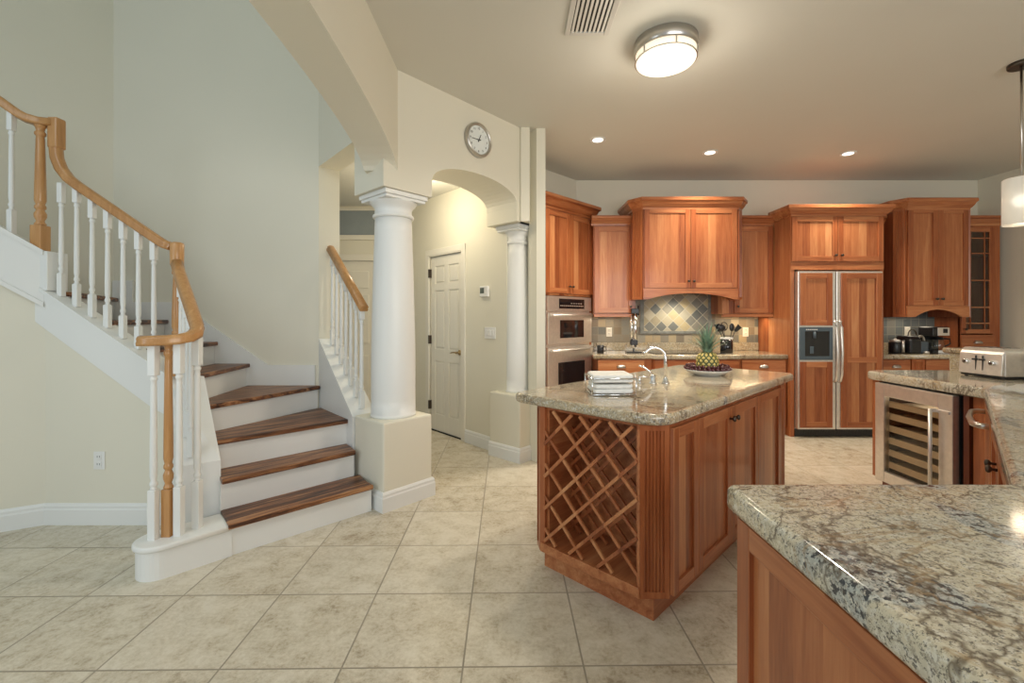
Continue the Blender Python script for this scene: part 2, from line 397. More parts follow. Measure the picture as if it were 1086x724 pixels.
# hall behind the arch
H0, hd = Vector((-.05, 4.335)), Vector((-.674, .739)).normalized()
hn = Vector((-hd.y, hd.x))           # into the wall? points away from the hall below
hin = Vector((-hd.y, hd.x)); hin = hin if hin.y < 0 else -hin      # towards the camera side
hout = -hin
def Hh(s_, d=0): p = H0+hd*s_+hout*d; return (p.x, p.y)
HL = 1.86
DS0, DS1 = .735, 1.375               # door leaf along the hall wall
mb = MB()
for s0, s1, z0, z1 in ((0, DS0, 0, 2.8), (DS1, HL, 0, 2.8), (DS0, DS1, 2.055, 2.8)):
    mb.prism([Hh(s0), Hh(s1), Hh(s1, .12), Hh(s0, .12)], z0, z1)
struct('wall_hall', mb, M['wall'])
hx, hy = Hh(HL)
mb = MB()
mb.box(-3.4, -2.56, hy, hy+.1, 0, 2.8); mb.box(-2.56, -1.70, hy, hy+.1, 2.06, 2.8); mb.box(-1.70, hx+.1, hy, hy+.1, 0, 2.8)
struct('wall_hall_end', mb, M['wall'])
# wall end beside the small column
mb = MB(); mb.prism([(.080, 4.10), (.160, 4.10), (.168, 4.22), (.168, 4.40), (.07, 4.30)], 2.205, HC+.01)
mb.prism([(.165, 4.225), (.225, 4.125), (.306, 4.125), (.345, 4.80), (.30, 4.92), (.1, 4.75)], 0, HC+.01)
struct('wall_pilaster', mb, M['wall'])
# pedestals
def pedestal(name, s0, s1, h, d0=0, d1=TW):
    mb = MB(); mb.prism([W(s0, d0), W(s1, d0), W(s1, d1), W(s0, d1)], 0, h, .012); struct(name, mb, M['wall'])
pedestal('wall_pedestal_column', 0, .412, .606)
pedestal('wall_pedestal_hall', LW, LW+.37, .612)
# wall under the upper stair flight, and the angled wall at its left
A0, ad = Vector((-3.0, 2.90)), Vector((-.865, -.502))
mb = MB(); mb.ext([(-3.0, 2.90, 0), (-1.98, 2.90, 0), (-1.98, 2.90, .60), (-2.35, 2.90, .80), (-3.0, 2.90, 1.28)], (0, .07, 0)); struct('wall_under_stair', mb, M['wall'])
mb = MB(); ae = A0+ad*1.5
mb.ext([(A0.x, A0.y, 0), (ae.x, ae.y, 0), (ae.x, ae.y, 2.5), (A0.x, A0.y, 1.42)], (-.035, .06, 0)); struct('wall_left_stair', mb, M['wall'])
# baseboards
BB = [(0, 0), (.018, 0), (.018, .095), (.014, .105), (.014, .12), (.006, .135), (0, .135)]
def bboard(name, path): struct(name, MB().molding(path, BB, 0), M['white'])
bboard('baseboard_left', [(ae.x, ae.y), (A0.x, A0.y), (-2.02, 2.90)])
bboard('baseboard_column', [W(0, TW), W(0), W(.412), W(.412, TW)])
bboard('baseboard_pedestal', [W(LW, TW), W(LW), W(LW+.37)])
bboard('baseboard_hall', [Hh(DS0-.075), Hh(.02)])
bboard('baseboard_foyer_right', [(5.88, BY-.65), (5.88, -1.2)])

# ------------------------------------------------------------------ staircase
RISE = .187
NOS = [((-1.56, 2.48), (-.945, 3.075)), ((-1.705, 2.65), (-1.12, 3.235)), ((-1.84, 2.81), (-1.235, 3.40)), ((-2.02, 2.96), (-1.635, 3.845)),
       ((-2.13, 2.97), (-2.242, 3.86)), ((-2.38, 2.97), (-2.516, 3.86)), ((-2.63, 2.97), (-2.94, 3.86)), ((-2.88, 2.97), (-3.37, 3.86)), ((-3.10, 2.90), (-3.9, 3.2))]
st = thing('staircase', (-1.9, 3.2, 0), 0, 'white winder staircase with dark walnut treads turning left behind the railing', 'staircase')
off = Vector((1.9, -3.2))
def sp(p): return (p[0]+off.x, p[1]+off.y)
extra = {2: [(-1.655, 3.86)], }
for k in range(8):
    l, r = NOS[k]; l2, r2 = NOS[k+1]; z = RISE*(k+1)
    lv, rv = Vector(l), Vector(r); d = (rv-lv).normalized(); fwd = Vector((-d.y, d.x))
    back = fwd*.03
    poly = [l, r] + ([(-1.62, 3.83)] if k == 2 else [(-1.66, 3.862)] if k == 3 else []) + [(r2[0]+back.x, r2[1]+back.y), (l2[0]+back.x, l2[1]+back.y)]
    if k == 2: poly = [l, r, (-1.62, 3.835), (r2[0]+.01, r2[1]+.01), (l2[0]+back.x, l2[1]+back.y)]
    if k == 0: poly = [l, r, (r[0]-.06, r[1]+.06), (r2[0]+.01, r2[1]+.05), (r2[0]+back.x, r2[1]+back.y), (l2[0]+back.x, l2[1]+back.y)]
    mb = MB(); mb.prism([sp(p) for p in poly], z-.032, z, .007); mb.make('tread', M['walnut'] if k < 4 else M['walnut_y'], st)
    # riser below
    a_ = lv+fwd*.03; b_ = rv+fwd*.03; c_ = b_+fwd*.02; d_ = a_+fwd*.02
    mb = MB(); mb.prism([sp(a_), sp(b_), sp(c_), sp(d_)], RISE*k if k == 0 else RISE*k-.005, z-.032); mb.make('riser', M['white'], st)
# starting curb: a long rounded box at the foot of the railing
c1, c2 = Vector((-1.842, 2.362)), Vector((-1.665, 2.548)); dd = (c2-c1).normalized(); nn = Vector((dd.y, -dd.x)); rr = .103
def stadium(r_, x=0):
    ang = math.atan2(-nn.y, -nn.x)
    arc = [(c1.x+r_*math.cos(ang+PI*i/16), c1.y+r_*math.sin(ang+PI*i/16)) for i in range(17)]
    e = c2+dd*.045
    return arc + [tuple(e+nn*r_), tuple(e-nn*r_)]
mb = MB(); mb.prism([sp(p) for p in stadium(rr)], 0, .145); mb.make('starting_curb', M['white'], st)
mb = MB(); mb.slab([sp(p) for p in stadium(rr+.014)], .145, .175, .010, 3); mb.make('curb_cap', M['white'], st)
# closed stringer at the left of the lower flight
q0, q1 = Vector((-1.752, 2.712)), Vector((-1.905, 2.600)); rv_ = Vector((-.69, .72)).normalized()
mb = MB(); q2 = Vector((-1.99, 2.905)); q3 = Vector((-2.24, 2.905)); q2b = Vector((-2.09, 3.06))
va = [mb.bm.verts.new((*sp(p), z)) for p, z in ((q0, 0), (q2b, 0), (q3, 0), (q1, 0), (q0, .47), (q2b, .93), (q3, .97), (q1, .47))]
for idx in ((0, 1, 2, 3), (4, 5, 6, 7), (0, 1, 5, 4), (1, 2, 6, 5), (2, 3, 7, 6), (3, 0, 4, 7)): mb.bm.faces.new([va[i] for i in idx])
bmesh.ops.recalc_face_normals(mb.bm, faces=mb.bm.faces); mb.make('stringer', M['white'], st)
# front stringer of the upper flight (with cap) and its turned-up end
y0 = 2.875
mb = MB(); mb.ext([(*sp((x, y0)), z) for x, z in ((-3.06, 1.315), (-2.30, .755), (-2.20, .70), (-2.20, .945), (-2.30, 1.02), (-3.04, 1.525))], (0, .12, 0)); mb.make('stringer', M['white'], st)
mb = MB(); mb.ext([(*sp((x, y0-.018)), z) for x, z in ((-3.0, 1.495), (-2.18, .935), (-2.18, .96), (-3.0, 1.52))], (0, .155, 0)); mb.make('stringer_cap', M['white'], st)
mb = MB(); mb.box(*sp((-3.045, 0))[:1], sp((-2.955, 0))[0], sp((0, 2.865))[1], sp((0, 3.0))[1], 1.50, 1.75, .004); mb.make('stringer_end', M['white'], st)
mb = MB(); e0, e1 = A0+ad*.0, A0+ad*1.3; nad = Vector((-ad.y, ad.x)); nad = nad if nad.y < 0 else -nad
mb.ext([(*sp(e0+nad*.03), 1.40), (*sp(e1+nad*.03), 2.32), (*sp(e1+nad*.03), 2.62), (*sp(e0+nad*.03), 1.73)], (-nad.x*.12, -nad.y*.12, 0)); mb.make('stringer', M['white'], st)
mb = MB(); mb.ext([(*sp(e0+nad*.05), 1.725), (*sp(e1+nad*.05), 2.62), (*sp(e1+nad*.05), 2.65), (*sp(e0+nad*.05), 1.755)], (-nad.x*.15, -nad.y*.15, 0)); mb.make('stringer_cap', M['white'], st)
mb = MB(); mb.ext([(*sp(e0+nad*.045), 1.395), (*sp(e1+nad*.045), 2.315), (*sp(e1+nad*.045), 2.345), (*sp(e0+nad*.045), 1.425)], (-nad.x*.02, -nad.y*.02, 0)); mb.make('stringer_bead', M['white'], st)
# skirt board on the back wall
mb = MB(); mb.ext([(*sp((x, 3.858)), z) for x, z in ((-1.69, .3), (-1.69, .92), (-2.09, .92), (-2.72, 1.355), (-2.93, 1.46), (-3.25, 1.46), (-3.25, 1.645), (-3.42, 1.645), (-3.42, .3))], (0, .02, 0)); mb.make('skirt_board', M['white'], st)

# ------------------------------------------------------------------ railings
RAILP = [(-.030, -.024), (-.034, -.010), (-.027, .002), (-.031, .014), (-.018, .026), (0, .029), (.018, .026), (.031, .014), (.027, .002), (.034, -.010), (.030, -.024)]
RO = Vector((-2.0, 2.8))
def baluster_bm(h, sq=.0165, blk_lo=.15, blk_hi=.13):
    mb = MB(); mb.box(-sq, sq, -sq, sq, 0, blk_lo, .003); mb.box(-sq, sq, -sq, sq, h-blk_hi, h, .003)
    L = h-blk_lo-blk_hi
    k_ = sq/.0175; pr = [(r_*k_, z_) for r_, z_ in ((.016, 0), (.013, .008), (.011, .014), (.0165, .024), (.0165, .034), (.011, .046), (.0155, .07), (.0155, .14), (.0125, L-.045), (.0115, L-.03), (.016, L-.022), (.016, L-.014), (.012, L-.008), (.015, L))]
    mb.lathe(pr, 0, 0, 12, blk_lo); return mb
def newel_bm(h, sq=.034, base=.16, k=.92):
    mb = MB(); mb.box(-sq, sq, -sq, sq, 0, base, .003); L = h-base
    pr = [(.030, 0), (.033, .01), (.026, .02), (.022, .03), (.033, .055), (.034, .075), (.024, .095), (.022, .10), (.031, .11), (.031, .125), (.024, .135), (.032, .16), (.031, .25), (.024, L-.09), (.022, L-.07), (.031, L-.06), (.031, L-.045), (.022, L-.035), (.026, L-.015), (.034, L-.006), (.034, L)]
    mb.lathe([(r_*k, z_) for r_, z_ in pr], 0, 0, 16, base); return mb
def put(mb, name, mat, parent, x, y, z, org):
    o = mb.make(name, mat, parent); o.location = (x-org[0], y-org[1], z-org[2]); return o
rl = thing('stair_railing', (RO.x, RO.y, .175), 0, 'oak handrail with white balusters and oak newels along the left side of the stairs', 'railing')
org = (RO.x, RO.y, .175)
def ro(p): return (p[0]-org[0], p[1]-org[1], p[2]-org[2])
# lower rail: turnout over the curb, then up to the turn
mb = MB()
low = [(-1.915, 2.318, 1.205), (-1.87, 2.326, 1.205), (-1.80, 2.345, 1.207), (-1.755, 2.372, 1.212), (-1.728, 2.41, 1.222), (-1.722, 2.455, 1.243), (-1.745, 2.50, 1.275), (-1.95, 2.70, 1.47), (-2.10, 2.845, 1.61), (-2.155, 2.90, 1.68)]
mb.sweep([ro(p) for p in low], RAILP); mb.make('handrail', M['oak'], rl)
mb = MB(); mb.lathe([(.034, 0), (.038, .01), (.040, .14), (.036, .15), (.02, .155)], -2.17-RO.x, 2.92-RO.y, 16, 1.66-.175); mb.make('newel_cap', M['oak'], rl)
put(newel_bm(.72), 'newel_post', M['oak'], rl, -2.17, 2.92, .95, org)
# rail of the upper flight with its gooseneck
Yr = 2.925
up = [(-2.205, Yr, 1.785), (-2.25, Yr, 1.80), (-2.30, Yr, 1.832), (-2.80, Yr, 2.172), (-2.87, Yr, 2.225), (-2.92, Yr, 2.29), (-2.948, Yr, 2.36), (-2.955, Yr, 2.43), (-2.955, Yr, 2.60)]
mb = MB(); mb.sweep([ro(p) for p in up], [(-a, b) for a, b in RAILP][::-1]); mb.make('handrail', M['oak'], rl)
mb = MB(); mb.box(-2.987-RO.x, -2.923-RO.x, Yr-.034-RO.y, Yr+.034-RO.y, 2.42-.175, 2.618-.175, .010); mb.make('rail_block', M['oak'], rl)
def on(t, z, d=.0): p = A0+ad*t-nad*d; return (p.x, p.y, z)
lp = [on(-.03, 2.585), on(.03, 2.58), on(.09, 2.59), on(.13, 2.61), on(.20, 2.665), on(.6, 2.945), on(1.2, 3.365)]
mb = MB(); mb.sweep([ro(p) for p in lp], RAILP); mb.make('handrail', M['oak'], rl)
put(newel_bm(.80), 'newel_post', M['oak'], rl, *on(.025, 1.755), org)
def rail_z_up(x): return 1.80+(2.172-1.832)/(.5)*(-2.25-x)
for i in range(7):
    px = 65+16.35*i; x = (px-543)/478*2.925
    zb = 1.52+(x+3.0)*(.96-1.52)/.82-.005
    zt = rail_z_up(x)-.022 if x > -2.80 else 2.20
    put(baluster_bm(zt-zb), 'baluster', M['white'], rl, x, 2.925, zb, org)
for t_ in (.155, .40, .62, .84):
    x, y, _ = on(t_, 0); zb = 1.745+.69*t_; zt = 2.50+.69*t_ + .02
    put(baluster_bm(zt-zb), 'baluster', M['white'], rl, x, y, zb, org)
for x, y, zt in ((-1.865, 2.345, 1.185), (-1.765, 2.39, 1.19), (-1.728, 2.475, 1.225)):
    put(baluster_bm(zt-.173, .0195, .26, .16), 'baluster', M['white'], rl, x, y, .173, org)
mb = newel_bm(1.19-.173, .0235, .25, .70); put(mb, 'newel_post', M['oak'], rl, -1.818, 2.385, .173, org)
for i in range(4):
    y = 2.645+.068*i; x = -1.745-(y-2.5)*1.03+.012
    f = (Vector((x, y))-(q0+q1)/2).dot(rv_); zb = .47+1.02*f+.01; zt = 1.275+(1.61-1.275)*(y-2.50)/.345-.028
    put(baluster_bm(zt-zb), 'baluster', M['white'], rl, x, y, zb, org)
# right railing on the knee wall
r2 = thing('stair_railing', (-1.36, 3.64, .85), 0, 'short oak handrail with white balusters on the knee wall right of the stairs', 'railing'); org2 = (-1.36, 3.64, .85)
def kp(s_, z, d=.09): p = KL0+kd*s_+kn*d; return (p.x, p.y, z)
def r2o(p): return tuple(p[i]-org2[i] for i in range(3))
mb = MB(); mb.sweep([r2o(kp(.0, 1.395)), r2o(kp(.70, 1.93))], RAILP, True); mb.make('handrail', M['oak'], r2)
for i in range(7):
    s_ = .05+.1*i; zb = .592+s_*.763+.006
    mb = baluster_bm(1.375+.765*s_-zb, .018, .13, .10); o = put(mb, 'baluster', M['white'], r2, *kp(s_, zb), org2); o.rotation_euler = (0, 0, PI/4)

# ------------------------------------------------------------------ columns
def column(loc, zb, zt, rb, rt, ab, label):
    t = thing('column', (loc[0], loc[1], zb), math.atan2(uW.y, uW.x), label, 'column', kind='thing')
    h = zt-zb
    mb = MB(); mb.lathe([(rb*1.03, 0), (rb*1.04, .012), (rb, .025)] + [(rb+(rt-rb)*max(0, (f-.25)/.75)**1.4, .025+(h-.20)*f) for f in [i/14 for i in range(15)]], 0, 0, 40); mb.make('shaft', M['white'], t)
    z = h-.175
    mb = MB(); mb.lathe([(rt, z), (rt*1.10, z+.006), (rt*1.13, z+.016), (rt*1.10, z+.026), (rt*1.01, z+.032), (rt*1.0, z+.07), (rt*1.05, z+.078), (rt*1.07, z+.085), (rt*1.2, z+.10), (rt*1.27, z+.115), (rt*1.29, z+.12)], 0, 0, 40); mb.make('capital', M['white'], t)
    a_ = ab/2; mb = MB(); mb.box(-a_*.93, a_*.93, -a_*.93, a_*.93, h-.055, h-.034, .004); mb.box(-a_, a_, -a_, a_, h-.034, h-.001, .005); mb.make('abacus', M['white'], t)
c1_ = W(.206, .195); column(c1_, .606, 2.227, .160, .133, .36, 'large white round column on a square pedestal beside the stairs')
c2_ = W(LW+.185, .195); column(c2_, .612, 2.205, .112, .096, .30, 'slender white round column on a pedestal between hall and kitchen')

# ------------------------------------------------------------------ hall door, trims, wall devices
mid = (DS0+DS1)/2; dl = Hh(DS1, .02)
d1 = thing('door_1', (dl[0], dl[1], 0), math.atan2(-hd.y, -hd.x), 'cream six-panel hall door with lever handle beyond the arch', 'door', kind='structure')
DW = DS1-DS0
def six_panel(mb, w_, h_, y):
    st_ = .10*w_/.76
    cols = [(st_, w_/2-st_*.5), (w_/2+st_*.5, w_-st_)]; rows = [(.20*h_/2, .78*h_/2*1.04), (.95*h_/2, 1.62*h_/2), (1.70*h_/2, 1.90*h_/2)]
    return cols, rows
mb = MB(); cols, rows = six_panel(None, DW, 2.03, 0)
mb.box(0, DW, .012, .035, .012, 2.04)
# front face built as stiles and rails with raised panels in the openings
xs = [0, cols[0][0], cols[0][1], cols[1][0], cols[1][1], DW]; zs = [.012, rows[0][0], rows[0][1], rows[1][0], rows[1][1], rows[2][0], rows[2][1], 2.04]
for i in (0, 2, 4): mb.box(xs[i], xs[i+1], 0, .014, zs[0], zs[-1], .002)
for i in (0, 2, 4, 6):
    for j in (1, 3): mb.box(xs[j], xs[j+1], 0, .014, zs[i], zs[i+1], .002)
mb.make('door_leaf', M['doorp'], d1)
for i in (1, 3, 5):
    for j in (1, 3):
        mb = MB(); mb.box(xs[j]+.018, xs[j+1]-.018, .002, .014, zs[i]+.018, zs[i+1]-.018, .005); mb.make('door_panel', M['doorp'], d1)
mb = MB()
mb.box(-.075, -.006, -.034, -.018, 0, 2.125, .005); mb.box(DW+.006, DW+.075, -.034, -.018, 0, 2.125, .005); mb.box(-.075, DW+.075, -.035, -.018, 2.055, 2.125, .005)
mb.box(-.006, .0, -.03, .03, 0, 2.055); mb.box(DW, DW+.006, -.03, .03, 0, 2.055); mb.box(-.006, DW+.006, -.03, .03, 2.045, 2.056)
mb.make('door_frame', M['doorp'], d1)
for z in (.25, 1.02, 1.80):
    mb = MB(); mb.box(-.010, .012, -.038, -.001, z, z+.10, .002); mb.make('hinge', M['bronze'], d1)
mb = MB(); mb.box(0, DW, -.01, .04, .0, .012); mb.make('threshold', M['dark'], d1)
mb = MB(); m = Matrix.Translation((DW-.06, 0, .945)) @ Matrix.Rotation(PI/2, 4, 'X'); mb.lathe([(.030, 0), (.030, .008), (.022, .012), (.010, .016), (.010, .045), (.014, .05)], mat=m, seg=16)
mb.tube([(DW-.06, -.045, .945), (DW-.10, -.050, .947), (DW-.15, -.048, .942), (DW-.17, -.045, .935)], .008); mb.make('lever_handle', M['brass'], d1)
# far hall door
d2 = thing('door_2', (-2.56, hy, 0), 0, 'cream panelled door at the far end of the hall behind the railing', 'door', kind='structure')
mb = MB(); mb.box(0, .86, .03, .07, 0, 2.05); mb.make('door_leaf', M['doorp'], d2)
for x0 in (.12, .48):
    for z0, z1 in ((.2, .85), (1.0, 1.62), (1.70, 1.92)):
        mb = MB(); mb.box(x0, x0+.26, .018, .032, z0, z1, .006); mb.make('door_panel', M['doorp'], d2)
mb = MB(); mb.box(-.08, 0, -.02, .03, 0, 2.13, .004); mb.box(.86, .94, -.02, .03, 0, 2.13, .004); mb.box(-.08, .94, -.02, .03, 2.05, 2.13, .004); mb.make('door_frame', M['doorp'], d2)
# transom window over it
wn = thing('window_1', (-2.56, hy, 2.34), 0, 'grey transom panel with white rails high on the far hall wall', 'window', kind='structure')
mb = MB(); mb.box(-.1, 1.2, -.012, 0, .03, .34); mb.make('window_pane', M['greyglass'], wn)
mb = MB(); mb.box(-.1, 1.2, -.03, 0, -.03, .03, .004); mb.box(-.1, 1.2, -.03, 0, .34, .37, .004); mb.make('window_frame', M['doorp'], wn)
# thermostat, switches, outlet
def on_hall(s_, z, d=0): x, y = Hh(s_, -d); return (x, y, z)
rzh = math.atan2(-hd.y, -hd.x)
def hall_s(px):       # distance along the hall wall that projects to pixel column px
    k = (px-543)/478; return (H0.x-k*H0.y)/(k*hd.y-hd.x)
s_t = hall_s(515); p = on_hall(s_t, 1.0); zt_ = HCAM+(337-309)*p[1]/478
th = thing('thermostat', (p[0], p[1], zt_-.055), rzh, 'white wall thermostat with grey display in the hall', 'thermostat')
mb = MB(); mb.box(-.065, .065, -.03, 0, 0, .11, .008); mb.make('case', M['whitep'], th)
mb = MB(); mb.box(-.052, .012, -.032, -.028, .035, .092); mb.make('display', M['display'], th)
mb = MB()
for z in (.035, .055, .075): mb.box(.028, .052, -.033, -.028, z, z+.012, .002)
mb.make('button', M['whitep'], th)
s_s = hall_s(520); p = on_hall(s_s, 1.0); zs_ = HCAM+(337-353)*p[1]/478
sw = thing('light_switch', (p[0], p[1], zs_-.057), rzh, 'grey-white three-gang switch plate below the thermostat', 'light switch')
mb = MB(); mb.box(-.085, .085, -.008, 0, 0, .115, .003); mb.make('switch_plate', M['whitep'], sw)
for x in (-.046, 0, .046):
    mb = MB(); mb.box(x-.016, x+.016, -.013, -.007, .028, .088, .002); mb.make('rocker', M['whitep'], sw)
def outlet(loc, rz, label, mat):
    o = thing('wall_outlet', loc, rz, label, 'outlet')
    mb = MB(); mb.box(-.036, .036, -.007, 0, 0, .115, .003); mb.make('cover_plate', mat, o)
    for z in (.018, .066):
        mb = MB(); mb.box(-.017, .017, -.011, -.006, z, z+.032, .004); f = mb.make('socket', mat, o)
        mb = MB(); mb.box(-.009, -.006, -.0115, -.0105, z+.012, z+.024); mb.box(.006, .009, -.0115, -.0105, z+.012, z+.024); mb.make('slot', M['ink'], f)
    return o
outlet(((106-543)/478*2.90, 2.90, HCAM-(488-337)*2.90/478-.057), 0, 'white duplex outlet low on the cream wall under the stairs', M['whitep'])

# wall clock
cx_, cy_ = W(.872); zc = 2.785
ck = thing('wall_clock', (cx_, cy_, zc), math.atan2(uW.y, uW.x), 'round silver-rimmed wall clock above the hall arch', 'clock')
mrot = Matrix.Rotation(PI/2, 4, 'X')
mb = MB(); mb.lathe([(.140, 0), (.142, .02), (.138, .035), (.128, .042), (.118, .036), (.114, .024), (.114, .02)], mat=mrot, seg=40); mb.make('rim', M['nickel'], ck)
mb = MB(); mb.lathe([(.114, .02), (.114, .0225)], mat=mrot, seg=40); mb.make('dial', M['dial'], ck)
def hand(name, ang, L, wd, y):
    mb = MB(); m = Matrix.Rotation(ang, 4, 'Y'); P_ = [(-wd, -.02), (wd, -.02), (wd*.5, L), (-wd*.5, L)]
    mb.ext([m @ Vector((a, y, b)) for a, b in P_], (0, -.0015, 0)); mb.make(name, M['ink'], ck)
hand('hour_hand', math.radians(25), .052, .0045, -.026); hand('minute_hand', math.radians(266), .080, .0035, -.029)
for i in range(12):
    a = math.radians(30*(i+1)); cu = bpy.data.curves.new('numeral', 'FONT'); cu.body = str(i+1); cu.size = .026; cu.align_x = 'CENTER'; cu.align_y = 'CENTER'; cu.extrude = .0005
    tmp = bpy.data.objects.new('numeral_outline', cu); me = bpy.data.meshes.new_from_object(tmp); bpy.data.objects.remove(tmp); me.materials.append(M['ink'])
    o = bpy.data.objects.new('numeral', me); COL.objects.link(o); o.parent = ck
    o.location = (.092*math.sin(a), -.0235, .092*math.cos(a)); o.rotation_euler = (PI/2, 0, 0)

# ------------------------------------------------------------------ cabinet helpers (local frame: x along the face, y into the wall, z up; front at y = 0)
WDM = [M['wood'], M['wood_x'], M['wood_frame']]
def knob(parent, x, y, z, dz):
    mb = MB(); m = Matrix.Translation((x, y, z)) @ Matrix.Rotation(PI/2, 4, 'X')
    mb.lathe([(.006, 0), (.005, .014), (.013, .020), (.015, .026), (.012, .032), (.004, .034)], mat=m, seg=12); return mb.make('knob', M['bronze'], parent, dz)
def cup_pull(parent, x, y, z, dz):
    mb = MB(); n = 10
    rings = []
    for j in range(6):
        ph = PI/2*j/5; ring = []
        for i in range(n+1):
            a = PI*i/n; ring.append(mb.bm.verts.new((x+.05*math.cos(a)*math.cos(ph)**.5 if j < 5 else x, y-.03*math.sin(a)*math.cos(ph), z+.034*math.sin(ph)-.012)))
        rings.append(ring)
    for A, B in zip(rings, rings[1:]):
        for i in range(n):
            try: f = mb.bm.faces.new((A[i], A[i+1], B[i+1], B[i])); f.smooth = True
            except ValueError: pass
    bmesh.ops.remove_doubles(mb.bm, verts=mb.bm.verts, dist=1e-5)
    g = bmesh.ops.solidify(mb.bm, geom=mb.bm.faces[:], thickness=.0025)
    return mb.make('cup_pull', M['nickel'], parent, dz)
def door(parent, x0, x1, z0, z1, dz, y=0, knob_at=None, sw_=.058, glass=False, name='door', th=.02, mun=None):
    """shaker door: stiles, rails, recessed plank panel"""
    mb = MB(); yf = y-th
    mb.box(x0, x0+sw_, yf, y, z0, z1, .002, 2); mb.box(x1-sw_, x1, yf, y, z0, z1, .002, 2)
    mb.box(x0+sw_, x1-sw_, yf, y, z0, z0+sw_, .002, 1); mb.box(x0+sw_, x1-sw_, yf, y, z1-sw_, z1, .002, 1)
    if mun:
        cs, rs = mun
        for c in cs: mb.box(c-.006, c+.006, yf+.003, yf+.014, z0+sw_, z1-sw_, 0, 2)
        for r in rs: mb.box(x0+sw_, x1-sw_, yf+.003, yf+.014, r-.006, r+.006, 0, 1)
    d = mb.make(name, WDM, parent, dz)
    mb = MB()
    if glass: mb.box(x0+sw_, x1-sw_, yf+.010, yf+.013, z0+sw_, z1-sw_); mb.make('glass_pane', M['glass'], d, dz)
    else: mb.box(x0+sw_-.003, x1-sw_+.003, yf+.012, y-.001, z0+sw_-.003, z1-sw_+.003); mb.make('door_panel', M['wood'], d, dz)
    if knob_at: knob(d, knob_at[0], yf, knob_at[1], dz)
    return d
def drawer(parent, x0, x1, z0, z1, dz, y=0, pull=True):
    mb = MB(); mb.box(x0, x1, y-.02, y, z0, z1, .003, 1); d = mb.make('drawer', WDM, parent, dz)
    if pull: cup_pull(d, (x0+x1)/2, y-.02, (z0+z1)/2, dz)
    return d
CROWN = [(0, 0), (.010, 0), (.012, .022), (.022, .028), (.040, .05), (.052, .075), (.066, .084), (.066, .112), (.060, .118), (0, .118)]
def crown(parent, path, z0, dz, sc=1.0, inset=None):
    mb = MB(); mb.molding(path, [(a*sc, b*sc) for a, b in CROWN], z0); 
    c = mb.make('crown_molding', M['wood_x'], parent, dz); return c
def flutes(parent, p0, p1, z0, z1, dz, n=5, name='fluted_pilaster', depth=.007):
    """a fluted board between two plan points, outside to the right of travel p0 -> p1"""
    a, b = Vector(p0), Vector(p1); L = (b-a).length; d = (b-a)/L; nr = Vector((d.y, -d.x)); 
    pts = [(0, .02), (0, 0)]; m_ = L*.14; pw = (L-2*m_)/n
    for i in range(n):
        s0 = m_+pw*i; pts += [(s0+pw*.15, 0), (s0+pw*.32, depth), (s0+pw*.68, depth), (s0+pw*.85, 0)]
    pts += [(L, 0), (L, .02)]
    mb = MB(); q = [a+d*s_+nr*(.02-y_) for s_, y_ in pts]; mb.prism([(v.x, v.y) for v in q], z0+.03, z1-.03)
    for zz in ((z0, z0+.03), (z1-.03, z1)):
        q = [a+nr*.02, b+nr*.02, b, a]; mb.prism([(v.x, v.y) for v in q], *zz)
    return mb.make(name, M['wood_frame'], parent, dz)

# ---- oven tower, across the corner at 45 degrees
OT = (.345, 4.855); OWD = .875
ot = thing('oven_tower_cabinet', (OT[0], OT[1], 0), PI/4, 'tall cherry corner cabinet holding the built-in double oven', 'cabinet')
mb = MB(); mb.box(0, OWD, .002, .10, .0, .40); mb.box(0, .02, .002, .10, .40, 1.60); mb.box(OWD-.035, OWD, .002, .10, .40, 1.60); mb.box(0, OWD, .002, .10, 1.575, 2.56)
mb.make('carcass', M['wood'], ot)
door(ot, .01, OWD/2-.003, 1.60, 2.51, 0, 0, (OWD/2-.03, 1.68)); door(ot, OWD/2+.003, OWD-.01, 1.60, 2.51, 0, 0, (OWD/2+.03, 1.68))
drawer(ot, .01, OWD-.01, .12, .38, 0)
crown(ot, [(0, .03), (0, -.0), (OWD, 0), (OWD, .12)], 2.515, 0, 1.3)
ov = thing('double_oven', (OT[0]+.03*R2, OT[1]+.03*R2, .41), PI/4, 'stainless steel built-in oven with microwave above in the corner tower', 'oven')
OW = OWD-.07; z_ = -.41
mb = MB(); mb.box(.0, OW, .0, .08, .41, 1.565); mb.make('oven_body', M['steel'], ov, z_)
mb = MB(); mb.box(.0, OW, -.028, 0, 1.405, 1.565, .004); cp = mb.make('control_panel', M['steel'], ov, z_)
mb = MB(); mb.box(.19, .66, -.031, -.027, 1.43, 1.54, .002); pn = mb.make('display_panel', M['blackglass'], cp, z_)
mb = MB()
for i in range(14): mb.box(.21+.031*i, .21+.031*i+.02, -.0325, -.0305, 1.455, 1.468)
for i in range(5): mb.box(.40+.045*i, .40+.045*i+.028, -.0325, -.0305, 1.485, 1.495)
mb.make('keypad', M['steel'], pn, z_)
for nm, z0, z1, wz0, wz1, wx0, wx1, hz in (('microwave_door', 1.035, 1.385, 1.10, 1.30, .20, .64, 1.355), ('oven_door', .45, 1.00, .55, .83, .17, .66, .965)):
    mb = MB(); mb.box(.0, OW, -.035, 0, z0, z1, .006); dd_ = mb.make(nm, M['steel'], ov, z_)
    mb = MB(); mb.box(wx0, wx1, -.038, -.033, wz0, wz1, .002); mb.make('window', M['blackglass'], dd_, z_)
    mb = MB(); mb.tube([(.03, -.07, hz), (OW-.03, -.07, hz)], .013, 10); mb.box(.05, .075, -.07, -.03, hz-.01, hz+.01); mb.box(OW-.075, OW-.05, -.07, -.03, hz-.01, hz+.01); mb.make('handle', M['steel'], dd_, z_)

